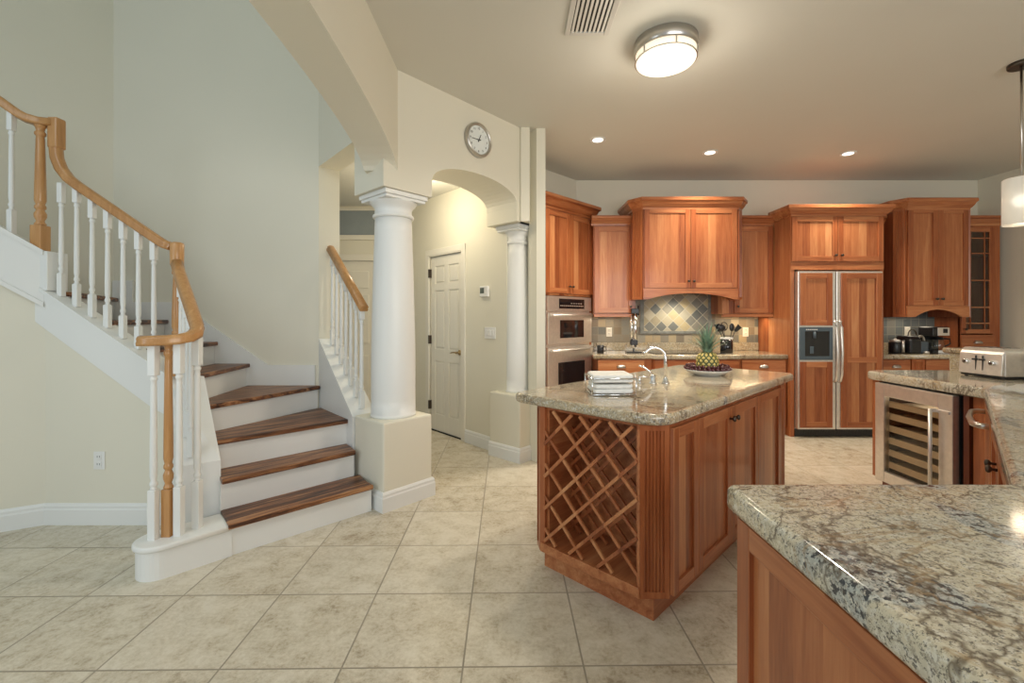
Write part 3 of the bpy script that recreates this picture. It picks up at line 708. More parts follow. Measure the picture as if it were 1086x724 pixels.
# ---- wall cabinets along the back
def wall_cab(x0, x1, zb, zt, yf, label, ndoor=1, knob_side='r', group=None, rail=True, crown_path=None):
    t = thing('wall_cabinet', (x0, yf, zb), 0, label, 'cabinet', group); wdt = x1-x0; dz = -zb
    mb = MB(); mb.box(0, wdt, .002, BY-yf-.003, zb, zt); mb.make('carcass', M['wood'], t, dz)
    return t, wdt, dz
UY = 5.36
t, wd_, dz = wall_cab(.97, 1.47, 1.375, 2.43, UY, 'cherry single-door wall cabinet between oven tower and range hood')
door(t, .008, .47, 1.385, 2.41, dz, 0, (.435, 1.46)); crown(t, [(-.03, 0), (wd_, 0)], 2.42, dz, .95)
mb = MB(); mb.box(0, wd_, -.018, .02, 1.335, 1.373, .004); mb.make('light_rail', M['wood_x'], t, dz)
t, wd_, dz = wall_cab(2.50, 3.10, 1.375, 2.43, UY, 'cherry single-door wall cabinet between range hood and refrigerator')
door(t, .14, .595, 1.385, 2.41, dz, 0, (.172, 1.46)); crown(t, [(0, 0), (wd_, 0)], 2.42, dz, .95)
mb = MB(); mb.box(0, wd_, -.018, .02, 1.335, 1.373, .004); mb.make('light_rail', M['wood_x'], t, dz)
# hood cabinet
def hood(x0, x1, ch, yfront, yback, zb, zd, zt, label, name, arch, crz, csc=1.2, flute=True, back=None):
    """cabinet with chamfered corners: front from x0 to x1, chamfers out to x0-ch, x1+ch"""
    t = thing(name, (x0, yfront, zb), 0, label, 'cabinet'); dz = -zb; wdt = x1-x0; dp = (back or BY-.003)-yfront; yb = yback-yfront
    pl = [(-ch, dp), (-ch, yb), (0, .002), (wdt, .002), (wdt+ch, yb), (wdt+ch, dp)]
    mb = MB(); mb.prism(pl, zd, zt); mb.prism([(-ch, dp), (-ch, yb), (-.0, .002), (.02, .04), (-ch+.02, dp)], zb, zd); mb.prism([(wdt+ch, dp), (wdt+ch, yb), (wdt, .002), (wdt-.02, .04), (wdt+ch-.02, dp)], zb, zd)
    mb.make('carcass', M['wood_frame'], t, dz)
    door(t, .012, wdt/2-.002, zd+.01, zt-.03, dz, 0, (wdt/2-.03, zd+.085)); door(t, wdt/2+.002, wdt-.012, zd+.01, zt-.03, dz, 0, (wdt/2+.03, zd+.085))
    a0, a1, ah = arch; pr = [(0, zb), (a0, zb)]
    for i in range(1, 16): pr.append((a0+(a1-a0)*i/16, zb+ah*math.sin(PI*i/16)**.8))
    pr += [(a1, zb), (wdt, zb), (wdt, zd+.005), (0, zd+.005)]
    mb = MB(); mb.ext([(x, -.018, z) for x, z in pr], (0, .022, 0)); mb.make('arched_valance', M['wood_x'], t, dz)
    flutes(t, (-ch+.004, yb-.004), (.0, .0), zb, zt-.02, dz, 4); flutes(t, (wdt, .0), (wdt+ch-.004, yb-.004), zb, zt-.02, dz, 4)
    crown(t, [(-ch, dp), (-ch, yb), (0, -.01), (wdt, -.01), (wdt+ch, yb), (wdt+ch, dp)], crz, dz, csc)
    return t
hd_ = hood(1.49, 2.565, .085, 5.13, 5.23, 1.535, 1.655, 2.60, 'wide cherry range hood cabinet with arched valance above the cooktop', 'range_hood_cabinet', (.05, 1.03, .07), 2.555, 1.1)
hutch = hood(4.485, 5.19, .068, 5.13, 5.23, 1.335, 1.455, 2.60, 'cherry two-door cabinet with fluted corner above the coffee maker niche', 'hutch_cabinet', (.09, .62, .085), 2.545, 1.1)
# glass cabinets
def glass_cab(x0, x1, label, dx0, dx1, cs, crown_path):
    zb = .917; t = thing('glass_cabinet', (x0, UY, zb), 0, label, 'cabinet'); dz = -zb; wdt = x1-x0; dp = BY-.003-UY
    mb = MB()
    mb.box(0, .02, .0, dp, zb, 2.43); mb.box(wdt-.02, wdt, 0, dp, zb, 2.43); mb.box(.02, wdt-.02, dp-.012, dp, zb, 2.43); mb.box(.02, wdt-.02, 0, dp, 2.40, 2.43); mb.box(.02, wdt-.02, 0, dp, zb, 1.12)
    mb.box(0, dx0, -.002, .02, zb, 2.43); mb.box(dx1, wdt, -.002, .02, zb, 2.43)
    mb.make('carcass', M['wood_frame'], t, dz)
    for z in (1.45, 1.77, 2.09):
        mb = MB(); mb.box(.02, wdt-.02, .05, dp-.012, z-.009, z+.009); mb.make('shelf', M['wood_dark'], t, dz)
    door(t, dx0, dx1, 1.14, 2.395, dz, 0, (dx0+.03, 1.19), .05, True, mun=(cs, (1.26, 1.45, 1.77, 2.09, 2.27)))
    drawer(t, dx0, dx1, .945, 1.125, dz)
    crown(t, crown_path(wdt, dp), 2.42, dz, .95); return t
glass_cab(4.15, 4.412, 'narrow glass-fronted cherry cabinet between refrigerator and hutch', .005, .255, (.09, .18), lambda w_, d: [(0, 0), (w_, 0)])
glass_cab(5.325, 5.80, 'glass-fronted cherry cabinet at the right end beside the side wall', .005, .385, (.11, .28), lambda w_, d: [(0, 0), (w_, 0), (w_, d)])
# things on its shelves
mb = MB(); mb.lathe([(.022, 0), (.008, .01), (.006, .05), (.022, .07), (.03, .11), (.026, .15)], 5.55, 5.50, 16, 1.459+.001)
mb.solo('goblet', M['glass'], 'small glass goblet on the lowest shelf of the right-hand glass cabinet', 'glass')

# ---- base cabinets and counters along the back wall
BF = 5.09
t = thing('base_cabinet', (.98, BF, 0), 0, 'cherry base cabinet run under the cooktop counter', 'cabinet'); wdt = 3.10-.98
mb = MB(); mb.box(.0, wdt, .002, .59, .10, .86); mb.box(.02, wdt, .06, .59, 0, .10); mb.make('carcass', M['wood_frame'], t)
X = lambda px, Y: (px-543)/478*Y
for x0, x1, pull in ((X(633, BF)-.98, X(684, BF)-.98, True), (X(785, BF)-.98, 2.11, True)):
    drawer(t, x0+.01, x1-.01, .70, .85, 0, 0, pull); door(t, x0+.01, x1-.01, .12, .68, 0, 0, (x1-.05, .62))
xm0, xm1 = X(693, BF-.04)-.98, X(784, BF-.04)-.98
mb = MB(); mb.box(xm0, xm1, -.045, 0, .10, .86); mb.make('cooktop_front', M['wood_frame'], t)
drawer(t, xm0+.01, xm1-.01, .70, .85, 0, -.045, False)
for i in range(2): door(t, xm0+.01+(xm1-xm0)/2*i, xm0-.01+(xm1-xm0)/2*(i+1), .12, .68, 0, -.045)
mb = MB(); mb.slab([(.915, BF-.03), (xm0+.96, BF-.03), (xm0+.98, BF-.075), (xm1+.98, BF-.075), (xm1+1.0, BF-.03), (3.10, BF-.03), (3.10, BY-.004), (1.07, BY-.004), (.99, 5.50)], .862, .914, .014)
mb.solo('countertop', M['granite'], 'beige granite countertop along the back wall under the range hood', 'countertop')
t = thing('base_cabinet', (4.16, BF, 0), 0, 'cherry base cabinet under the coffee counter right of the refrigerator', 'cabinet'); wdt = 1.70
mb = MB(); mb.box(0, wdt, .002, .59, .10, .86); mb.box(0, wdt, .06, .59, 0, .10); mb.make('carcass', M['wood_frame'], t)
drawer(t, .01, X(964, BF)-4.16, .70, .85, 0); door(t, .01, X(964, BF)-4.16, .12, .68, 0, 0, (.30, .62))
flutes(t, (X(965.5, BF)-4.16, .0), (X(979, BF)-4.16, .0), .10, .86, 0)
drawer(t, X(980.5, BF)-4.16, 1.18, .70, .85, 0); drawer(t, 1.20, 1.69, .70, .85, 0)
door(t, X(980.5, BF)-4.16, 1.18, .12, .68, 0, 0, (1.1, .62)); door(t, 1.20, 1.69, .12, .68, 0, 0, (1.25, .62))
mb = MB(); mb.slab([(4.16, BF-.03), (5.865, BF-.03), (5.865, BY-.004), (4.16, BY-.004)], .862, .914, .014)
mb.solo('countertop', M['granite'], 'granite countertop holding the coffee maker, right of the refrigerator', 'countertop')
# backsplash: granite strips and slate tile
struct('trim_1', MB().box(1.03, 3.10, BY-.025, BY-.003, .9155, 1.014, .003), M['granite']); struct('trim_2', MB().box(4.54, 5.32, BY-.025, BY-.003, .9155, 1.014, .003), M['granite'])
struct('wall_backsplash', MB().box(1.0, 3.10, BY-.014, BY-.001, 1.015, 1.66), M['slate'], 'slate tile backsplash', 'backsplash')
struct('wall_niche_backsplash', MB().box(4.54, 5.32, BY-.014, BY-.001, 1.015, 1.60), M['slate_grey'])
tp = thing('tile_panel', (1.61, BY-.014, 1.125), 0, 'framed diamond-set slate panel on the backsplash under the hood', 'tile panel')
mb = MB(); mb.box(.05, .855, -.008, -.001, .03, .50); mb.make('diamond_tiles', M['diamond'], tp); tp.children[0].location = (0, 0, 0)
mb = MB(); mb.box(0, .905, -.016, 0, 0, .035, .004); mb.box(0, .05, -.012, 0, .035, .51, .003); mb.box(.855, .905, -.012, 0, .035, .51, .003); mb.make('border', M['stone'], tp)
outlet((X(646, BY-.014), BY-.014, 1.09), 0, 'ivory outlet on the slate backsplash left of the range', M['plastic'])
outlet((X(790.5, BY-.014), BY-.014, 1.09), 0, 'ivory outlet on the slate backsplash beside the utensil crock', M['plastic'])
outlet((X(962, BY-.014), BY-.014, 1.10), 0, 'ivory outlet on the grey tile behind the coffee machines', M['plastic'])
# cooktop
mb = MB(); mb.box(1.62, 2.43, 5.12, 5.58, .9145, .922, .003); mb.solo('cooktop', M['blackglass'], 'flat black glass cooktop set in the back counter', 'cooktop')

# ---- refrigerator and its surround
FX0, FX1, FY = 3.157, 4.093, 5.03
t = thing('refrigerator_cabinet', (3.105, FY, 0), 0, 'cherry surround with two-door cabinet above the refrigerator', 'cabinet'); wdt = 1.04; dp = BY-.003-FY
mb = MB(); mb.box(0, .045, 0, dp, 0, 2.47); mb.box(wdt-.045, wdt, 0, dp, 0, 2.47); mb.box(.045, wdt-.045, .0, dp, 1.86, 2.47); mb.make('carcass', M['wood'], t)
mb = MB(); mb.box(.0, wdt, -.006, .002, 1.865, 1.945); mb.make('face_rail', M['wood_x'], t)
door(t, .012, wdt/2-.003, 1.955, 2.455, 0, 0, (wdt/2-.035, 2.02)); door(t, wdt/2+.003, wdt-.012, 1.955, 2.455, 0, 0, (wdt/2+.035, 2.02))
crown(t, [(0, .32), (0, -.02), (wdt, -.02), (wdt, .24)], 2.455, 0, 1.0)
fr = thing('refrigerator', (FX0, FY, 0), 0, 'side-by-side refrigerator with cherry door panels and water dispenser', 'refrigerator'); FW = FX1-FX0
mb = MB(); mb.box(.005, FW-.005, .02, .62, .08, 1.835); mb.make('cabinet_body', M['steel'], fr)
mb = MB(); mb.box(.0, FW, -.0, .10, .005, .085, .004)
for i in range(30): mb.box(.05+.028*i, .065+.028*i, -.003, .002, .02, .07)
mb.make('toe_grille', M['black'], fr)
SPL = X(886.5, FY-.05)-FX0
for nm, x0, x1 in (('freezer_door', .0, SPL-.004), ('fridge_door', SPL+.004, FW)):
    mb = MB(); mb.box(x0, x1, -.055, .018, .095, 1.84, .006); d = mb.make(nm, M['steel'], fr)
    if nm == 'freezer_door': wins = ((.115, HCAM-(383.5-337)*4.97/478), (HCAM+(337-345)*4.97/478, 1.82)); px0, px1 = x0+.02, x1-.045
    else: wins = ((.115, 1.82),); px0, px1 = x0+.045, x1-.016
    for z0, z1 in wins:
        mb = MB(); yy = -.056; s_ = .062
        mb.box(px0, px0+s_, yy-.014, yy, z0, z1, .002, 2); mb.box(px1-s_, px1, yy-.014, yy, z0, z1, .002, 2)
        zz = [z0, z1-s_] + ([.83] if nm == 'fridge_door' else [])
        for z in zz: mb.box(px0+s_, px1-s_, yy-.014, yy, z, z+s_, .002, 1)
        f = mb.make('panel_frame', WDM, d)
        mb = MB(); mb.box(px0+s_-.002, px1-s_+.002, yy-.004, yy, z0+.01, z1-.01); mb.make('wood_panel', M['wood'], f)
    hx_ = (SPL-.026) if nm == 'freezer_door' else (SPL+.026)
    sg = 0
    mb = MB(); mb.tube([(hx_, -.058, .62), (hx_, -.085, .635), (hx_+sg*.006, -.105, .70), (hx_+sg*.014, -.115, .95), (hx_+sg*.006, -.105, 1.22), (hx_, -.085, 1.285), (hx_, -.058, 1.30)], .013, 10); mb.make('handle', M['steel'], d)
    if nm == 'freezer_door':
        z0, z1 = wins[0][1]+.02, wins[1][0]-.02
        mb = MB(); yy = -.056
        mb.box(px0-.005, px0+.05, yy-.012, yy, z0, z1, .003); mb.box(px1-.03, px1+.005, yy-.012, yy, z0, z1, .003); mb.box(px0+.05, px1-.03, yy-.012, yy, z1-.045, z1, .003); mb.box(px0+.05, px1-.03, yy-.012, yy, z0, z0+.04, .003)
        ds = mb.make('water_dispenser', M['slategrey'], d)
        mb = MB(); mb.box(px0+.05, px1-.03, yy-.004, yy+.002, z0+.04, z1-.045); mb.make('recess', M['blackglass'], ds)
        mb = MB(); mb.tube([((px0+px1)/2-.02, yy-.006, z1-.05), ((px0+px1)/2-.02, yy-.012, z1-.12)], .014); mb.box((px0+px1)/2-.07, (px0+px1)/2-.03, yy-.014, yy-.003, z0+.07, z0+.15, .004); mb.make('paddle', M['slategrey'], ds)
        mb = MB()
        for i in range(6): mb.box(px0+.06+.022*i, px0+.075+.022*i, yy-.0145, yy-.011, z1-.03, z1-.02)
        mb.make('button', M['whitep'], ds)

# ------------------------------------------------------------------ island (all at 45 degrees)
# local frame: origin at the near corner of the cabinet, x runs away along the long right side, y into the island to the left
def isl(s_, d): return ((s_-d)/2, (s_+d)/2)          # from X+Y, Y-X
IO = isl(2.525, 1.28)
il = thing('kitchen_island', (IO[0], IO[1], 0), PI/4, 'cherry kitchen island with diagonal wine rack and fluted corners', 'kitchen island')
IL, IW, CHF = (5.09-2.525)*R2, (2.31-1.28)*R2, .09
mb = MB()
mb.prism([(CHF, 0), (IL-.02, 0), (IL-.02, .02), (CHF, .02)], .10, .862)                        # long right side backing
mb.box(.34, IL, .021, IW, .10, .862)                                                            # solid body behind the rack
mb.prism([(.016, CHF+.016), (CHF+.016, .016), (.36, .016), (.36, IW), (CHF, IW), (.016, IW-CHF)], .10, .13)
mb.prism([(.016, CHF+.016), (CHF+.016, .016), (.36, .016), (.36, IW), (CHF, IW), (.016, IW-CHF)], .845, .862)
mb.prism([(.02, IW-.02), (.36, IW-.02), (.36, IW), (.06, IW)], .13, .845)
mb.make('carcass', M['wood_frame'], il)
mb = MB(); mb.prism([(.045, .05), (IL-.05, .05), (IL-.05, IW-.05), (.045, IW-.05)], 0, .10); mb.make('toe_kick', M['wood_x'], il)
# fluted chamfers at the two near corners
flutes(il, (.014, CHF+.014), (CHF+.014, .014), .10, .862, 0, 6)
mb = MB(); mb.prism([(0, IW-.055), (0, IW-.09), (.02, IW-.09), (.075, IW), (.04, IW)], .10, .862, .002); mb.make('corner_post', M['wood_frame'], il)
# wine rack on the near end face (plane x = 0)
y0_, y1_, z0_, z1_ = CHF+.012, IW-.09, .155, .845
mb = MB(); mb.box(-.004, .03, CHF, CHF+.012, .10, .862); mb.box(-.012, .30, CHF, IW-.07, .105, .150, .002); mb.box(.02, .32, CHF+.012, CHF+.03, .15, .845); mb.box(.02, .32, IW-.105, IW-.09, .15, .845); mb.box(.30, .335, CHF, IW-.09, .13, .845)
wr = mb.make('wine_rack', M['wood_x'], il)
def bars(xf, th_, y0, y1, z0, z1, pitch, bw_, mat, ph=0):
    H_, W_ = z1-z0, y1-y0
    for sgn in (1, -1):
        k = -20
        while k < 20:
            # line z - z0 = sgn*(y-y0) + c
            c = ph+pitch*k if sgn > 0 else ph+pitch*k
            k += 1
            pts = []
            ys = [0, W_, (0-c)*sgn, (H_-c)*sgn]
            for y in ys:
                z = sgn*y+c
                if -1e-6 <= y <= W_+1e-6 and -1e-6 <= z <= H_+1e-6: pts.append((y, z))
            if len(pts) < 2: continue
            a, b = min(pts), max(pts)
            if (b[0]-a[0]) < .05: continue
            hw = bw_/2*R2; A_, B_ = Vector((0, y0+a[0], z0+a[1])), Vector((0, y0+b[0], z0+b[1])); n_ = Vector((0, -sgn*1.0, 1.0)).normalized()*bw_/2
            xo = xf+(th_*.5 if sgn > 0 else 0)
            mb = MB(); mb.ext([A_-n_+Vector((xo, 0, 0)), B_-n_+Vector((xo, 0, 0)), B_+n_+Vector((xo, 0, 0)), A_+n_+Vector((xo, 0, 0))], (th_, 0, 0)); mb.make('lattice_bar', mat, wr)
bars(-.008, .011, y0_, y1_, z0_, z1_, .168, .015, M['wood'], .04)
bars(.20, .011, y0_, y1_, z0_, z1_, .168, .017, M['wood_frame'], .04)
# long right side: narrow panel, two doors, fluted end panel (y = 0 plane, x away)
def ix(px):   # distance along the right side that projects to pixel column px
    k = (px-543)/478; return (IO[0]-k*IO[1])/(R2*(k-1))
xa, xb, xc, xd, xe = CHF+.005, ix(737), ix(772), ix(801), IL
door(il, xa, xb-.004, .115, .845, 0, 0, None, .05, name='side_panel')
door(il, xb, xc-.002, .115, .845, 0, 0, (xc-.03, .785), .055); door(il, xc+.002, xd-.004, .115, .845, 0, 0, (xc+.03, .785), .055)
door(il, xd, xe-.10, .115, .845, 0, 0, None, .05, name='side_panel')
flutes(il, (xe-.095, .0), (xe, .0), .10, .862, 0, 4)
# island countertop
S0, S1, D0, D1 = 2.475, 5.47, 1.235, 2.495
ct = [isl(S0, D0), isl(S1, D0), isl(S1, D1), isl(S0, D1)]
mb = MB(); mb.slab(rounded(ct, [.13, .10, .10, .075], 10), .864, .916, .02, 5)
mb.solo('countertop', M['granite'], 'polished granite countertop on the kitchen island with rounded corners', 'countertop')

# things on the island
CT = .9165
nb = thing('napkin_caddy', (.535, 2.47, CT), 0, 'chrome wire caddy of folded white napkins on the island', 'napkin holder')
w2, d2_ = .115, .115
mb = MB()
for z in (.006, .090): mb.tube([(-w2, -d2_, z), (w2, -d2_, z), (w2, d2_, z), (-w2, d2_, z), (-w2, -d2_, z)], .004, 6)
for x in (-w2, w2):
    for y in (-d2_, d2_): mb.tube([(x, y, .004), (x, y, .092)], .004, 6)
for x in (-.06, 0, .06): mb.tube([(x, -d2_, .006), (x, d2_, .006)], .003, 6)
mb.make('wire_frame', M['chrome'], nb)
for i, (z, h_, s_) in enumerate(((.010, .024, .106), (.0355, .022, .104), (.068, .016, .106), (.086, .021, .106))):
    mb = MB(); pts = rounded([(-s_, -s_), (s_, -s_), (s_, s_), (-s_, s_)], .02, 4); mb.slab(pts, z, z+h_, h_*.42, 3)
    for v in mb.bm.verts: v.co.z += .004*math.sin(v.co.x*38)*math.cos(v.co.y*31); 
    n_ = mb.solo('napkin', M['cloth'], ['folded white napkin at the bottom of the chrome caddy', 'second folded white napkin from the bottom in the caddy', 'folded white napkin second from the top in the caddy', 'puffy folded white napkin topmost in the chrome caddy'][i], 'napkin', 'napkins in the chrome caddy', loc=(0, 0, 0)); n_.location = (.535, 2.47, CT)
fa = thing('faucet', (.957, 2.81, CT), 0, 'chrome gooseneck bar faucet on the island', 'faucet')
mb = MB(); mb.lathe([(.024, 0), (.024, .006), (.017, .012), (.015, .03), (.012, .036)], seg=16); mb.make('base', M['chrome'], fa)
path = [(0, 0, .03), (0, 0, .14)] + [(-.068+.068*math.cos(a), 0, .155+.068*math.sin(a)) for a in [PI*i/14 for i in range(0, 12)]] + [(-.140, 0, .185)]
mb = MB(); mb.tube(path, .011, 10); mb.make('spout', M['chrome'], fa)
hx_, hy_ = .875-.957, 2.80-2.81
mb = MB(); mb.lathe([(.024, 0), (.024, .005), (.017, .012), (.017, .045), (.012, .055)], hx_, hy_, 16); lv = mb.make('lever_base', M['chrome'], fa)
mb = MB(); mb.tube([(hx_, hy_, .05), (hx_-.02, hy_, .075), (hx_-.05, hy_, .10), (hx_-.085, hy_, .113)], .007, 8); mb.make('lever', M['chrome'], lv)
sd = thing('soap_dispenser', (.80, 2.83, CT), 0, 'short chrome soap pump behind the napkin caddy', 'soap dispenser')
mb = MB(); mb.lathe([(.018, 0), (.018, .006), (.010, .01), (.010, .035), (.013, .04)], seg=14); mb.make('base', M['chrome'], sd)
mb = MB(); mb.tube([(.0, 0, .038), (.03, 0, .040), (.07, 0, .034)], .006, 8); mb.make('spout', M['chrome'], sd)
# plate of cherries with the pineapple
PX, PY = 1.40, 3.23
mb = MB(); mb.lathe([(.085, 0), (.09, .006), (.13, .020), (.158, .038), (.160, .041), (.156, .042), (.12, .026), (.085, .012), (.01, .010)], PX, PY, 40, CT)
mb.solo('plate', M['porcelain'], 'shallow white plate of cherries and a pineapple on the island', 'plate')
pa = thing('pineapple', (PX-.0, PY, CT+.0135), 0, 'ripe pineapple standing upright among cherries on the white plate', 'pineapple')
mb = MB(); rings = []; nu, nv = 72, 44
M['eye'] = plain('pineapple_eye', (.66, .52, .17), .5, var=.2, scale=60)
def eye(a, f): return abs(math.cos(6*a+f*10.5))*abs(math.cos(6*a-f*10.5))
for j in range(nv+1):
    f = j/nv; z = .150*f; rr_ = .073*(1-abs(2*f-.95)**3.2*.40)
    rings.append([mb.bm.verts.new(((rr_+.008*eye(2*PI*i/nu, f)-.003)*math.cos(2*PI*i/nu), (rr_+.008*eye(2*PI*i/nu, f)-.003)*math.sin(2*PI*i/nu), z)) for i in range(nu)])
for j, (A, B) in enumerate(zip(rings, rings[1:])):
    for i in range(nu):
        f = mb.bm.faces.new((A[i], A[(i+1) % nu], B[(i+1) % nu], B[i])); f.smooth = True
        f.material_index = 1 if eye(2*PI*(i+.5)/nu, (j+.5)/nv) > .42 else 0
mb.bm.faces.new(rings[0][::-1]); mb.bm.faces.new(rings[-1]); mb.make('fruit', [M['rind'], M['eye']], pa)
mb = MB()
for k in range(46):
    a = k*2.39996; lvl = k/46; L = .085+.10*lvl+.02*random.random(); out = .10*(1-lvl)**.7+.022; w_ = .013*(1.15-.4*lvl)
    pts = []
    d = Vector((math.cos(a), math.sin(a), 0)); sdv = Vector((-d.y, d.x, 0)); b0 = d*.022*(1-lvl*.6)+Vector((0, 0, .146+.035*lvl))
    prev = None
    for i in range(6):
        f = i/5; c = b0+d*(out*f**1.6)+Vector((0, 0, L*(f-.25*(1-lvl)*f*f))); ww = w_*(1-f)**.7
        r_ = [mb.bm.verts.new(c-sdv*ww), mb.bm.verts.new(c-d*.003*(1-f)), mb.bm.verts.new(c+sdv*ww)]
        r_.append(mb.bm.verts.new(c-d*.003*(1-f)+Vector((0, 0, -.002))+d*.0015))
        if prev:
            for q in range(4): mb.bm.faces.new((prev[q], prev[(q+1) % 4], r_[(q+1) % 4], r_[q]))
        prev = r_
mb.make('leaf_crown', M['leaf'], pa)
mb = MB(); mb.ball((0, 0, 0), .0125, 10, 8, 1, 1, .92); ch0 = mb.make('cherry', M['cherry'])
spots = []
for ring, (r_, n_, z) in enumerate(((.148, 33, .050), (.121, 27, .043), (.096, 21, .036), (.135, 28, .066), (.108, 22, .061))):
    for i in range(n_):
        a = 2*PI*(i+.5*ring)/n_+random.uniform(-.04, .04); spots.append((PX+r_*math.cos(a), PY+r_*math.sin(a), CT+z+random.uniform(-.003, .003)))
for i, p in enumerate(spots):
    o = ch0 if i == 0 else ch0.copy()
    if i: COL.objects.link(o)
    o.location = p; o.rotation_euler = (random.random(), random.random(), random.random()); tag(o, 'dark red cherry heaped around the pineapple on the white plate', 'cherry', 'cherries on the plate')

# things on the back counter
cr = thing('utensil_crock', (X(770.5, 5.32), 5.32, CT-.001), 0, 'black utensil crock with a white rim on the back counter', 'crock')
mb = MB(); mb.lathe([(.066, 0), (.070, .004), (.070, .165), (.066, .165), (.064, .02), (.01, .02)], seg=28); mb.make('body', M['blackglass'], cr)
mb = MB(); mb.lathe([(.0705, .160), (.072, .164), (.072, .180), (.068, .183), (.064, .180), (.064, .160)], seg=28); mb.make('rim', M['porcelain'], cr)
ux, uy = cr.location.x, 5.32
def utensil(name, dx, dy, lean, headf, label, cat):
    u = thing(name, (ux+dx, uy+dy, CT+.022), 0, label, cat); tip = Vector((lean[0], lean[1], .235))
    mb = MB(); mb.tube([(0, 0, 0), tuple(tip*.5), tuple(tip)], .005, 8); mb.make('handle', M['black'], u)
    mb = MB(); headf(mb, tip); mb.make('head', M['black'], u)
utensil('spatula', .02, 0, (-.105, .0), lambda mb, t_: mb.ext([t_+Vector(v) for v in ((-.014, 0, -.01), (.018, 0, .0), (.004, 0, .085), (-.062, 0, .07))], (0, .004, 0)), 'black spatula leaning left in the utensil crock', 'spatula')
utensil('ladle', .0, -.01, (-.06, -.02), lambda mb, t_: mb.ball(tuple(t_+Vector((-.010, 0, .035))), .044, 14, 10, 1, .5, 1), 'black round ladle leaning left in the utensil crock', 'ladle')
def ringhead(mb, t_):
    mb.tube([tuple(t_+Vector((.040*math.sin(a), 0, .05-.05*math.cos(a)))) for a in [2*PI*i/16 for i in range(17)]], .006, 6); mb.box(t_.x-.02, t_.x+.02, t_.y-.002, t_.y+.002, t_.z+.01, t_.z+.03)
utensil('potato_masher', .0, .03, (-.005, .02), ringhead, 'black open-loop masher upright in the utensil crock', 'masher')
utensil('slotted_spoon', .015, -.015, (.03, -.015), lambda mb, t_: mb.ball(tuple(t_+Vector((.004, 0, .04))), .038, 14, 10, .8, .35, 1.3), 'black serving spoon leaning slightly right in the crock', 'spoon')
utensil('turner', -.02, -.03, (.105, -.01), lambda mb, t_: mb.ext([t_+Vector(v) for v in ((-.018, 0, .004), (.012, 0, -.016), (.075, 0, .035), (.032, 0, .08))], (0, .004, 0)), 'black turner leaning far right in the utensil crock', 'turner')
bo = thing('bottle_opener_stand', (X(672, 5.30), 5.30, CT-.001), 0, 'tall chrome and black upright opener stand on the back counter', 'bottle opener')
mb = MB(); mb.box(-.09, .09, -.05, .05, 0, .015, .005); mb.make('base_plate', M['black'], bo)
mb = MB(); mb.tube([(0, 0, .012), (0, 0, .16)], .012, 12); mb.tube([(-.022, 0, .15), (-.022, 0, .44)], .014, 12); mb.tube([(.020, 0, .07), (.020, 0, .50)], .020, 14); mb.make('chrome_column', M['chrome'], bo)
mb = MB(); mb.box(-.04, .045, -.025, .025, .09, .15, .006); mb.box(-.03, .06, -.02, .02, .46, .52, .006); mb.tube([(.055, 0, .44), (.055, 0, .555)], .01, 8); mb.make('clamp', M['black'], bo)
mg = thing('mug', (1.035, 5.27, CT-.001), 0, 'small black mug tucked beside the oven tower', 'mug')
mb = MB(); mb.lathe([(.035, 0), (.04, .004), (.04, .09), (.037, .09), (.036, .01), (.005, .01)], seg=18); mb.make('cup', M['black'], mg)
mb = MB(); mb.tube([(.038, 0, .075), (.062, 0, .07), (.066, 0, .045), (.056, 0, .022), (.038, 0, .02)], .005, 6); mb.make('handle', M['black'], mg)
# coffee niche
NY = 5.30
cn = thing('coffee_canister', (X(949.5, NY), NY, CT-.001), 0, 'short black and steel canister left of the pod coffee machine', 'canister')
mb = MB(); mb.lathe([(.062, 0), (.064, .004), (.064, .12), (.060, .126)], seg=24); mb.make('body', M['black'], cn)
mb = MB(); mb.lathe([(.058, .126), (.060, .145), (.03, .155), (.012, .158), (.012, .17), (.004, .175)], seg=24); mb.make('lid', M['steel'], cn)
mb = MB(); mb.tube([(.03, -.07, .01), (.03, -.072, .15)], .016, 10); mb.make('steel_spine', M['steel'], cn)
pc = thing('pod_coffee_machine', (X(963, NY), NY, CT-.001), 0, 'black rounded pod coffee machine with arched handle', 'coffee machine')
mb = MB(); mb.ext([(-.068, y, z) for y, z in ((-.11, 0), (.12, 0), (.12, .16), (.08, .20), (-.06, .20), (-.11, .16))], (.136, 0, 0), .018, 3); mb.make('body', M['black'], pc)
mb = MB(); mb.tube([(.0, .0, .19)]+[(.05-.05*math.cos(a), 0, .20+.075*math.sin(a)) for a in [PI*i/10 for i in range(1, 11)]], .006, 8); mb.make('handle', M['bronze'], pc)
gr = thing('coffee_grinder', (X(976, NY-.03), NY-.03, CT-.001), 0, 'blue-grey coffee grinder with round loop top beside the coffee maker', 'grinder')
mb = MB(); mb.box(-.045, .045, -.06, .06, 0, .135, .010); mb.make('body', M['slategrey'], gr)
mb = MB(); mb.tube([(-.034*math.cos(a), -.01, .135+.065*math.sin(a)) for a in [PI*i/12 for i in range(13)]], .012, 8); mb.make('loop_top', M['nickel'], gr)
mb = MB(); mb.lathe([(.03, 0), (.03, .02), (.026, .024)], -.0, -.075, 16); mb.make('drip_cup', M['steel'], gr)
cm = thing('coffee_maker', (X(992, NY), NY, CT-.001), 0, 'black drip coffee maker with steel control panel and glass carafe', 'coffee maker')
mb = MB(); mb.box(-.115, .075, -.10, .10, .0, .035, .008); mb.box(-.115, .075, .04, .10, .035, .20); mb.box(-.115, .075, -.09, .10, .20, .305, .010); mb.make('body', M['black'], cm)
mb = MB(); mb.box(-.06, .076, -.096, -.088, .205, .298, .003); pn = mb.make('control_panel', M['steel'], cm)
mb = MB(); mb.box(.0, .05, -.099, -.095, .235, .285); mb.make('display', M['blackglass'], pn)
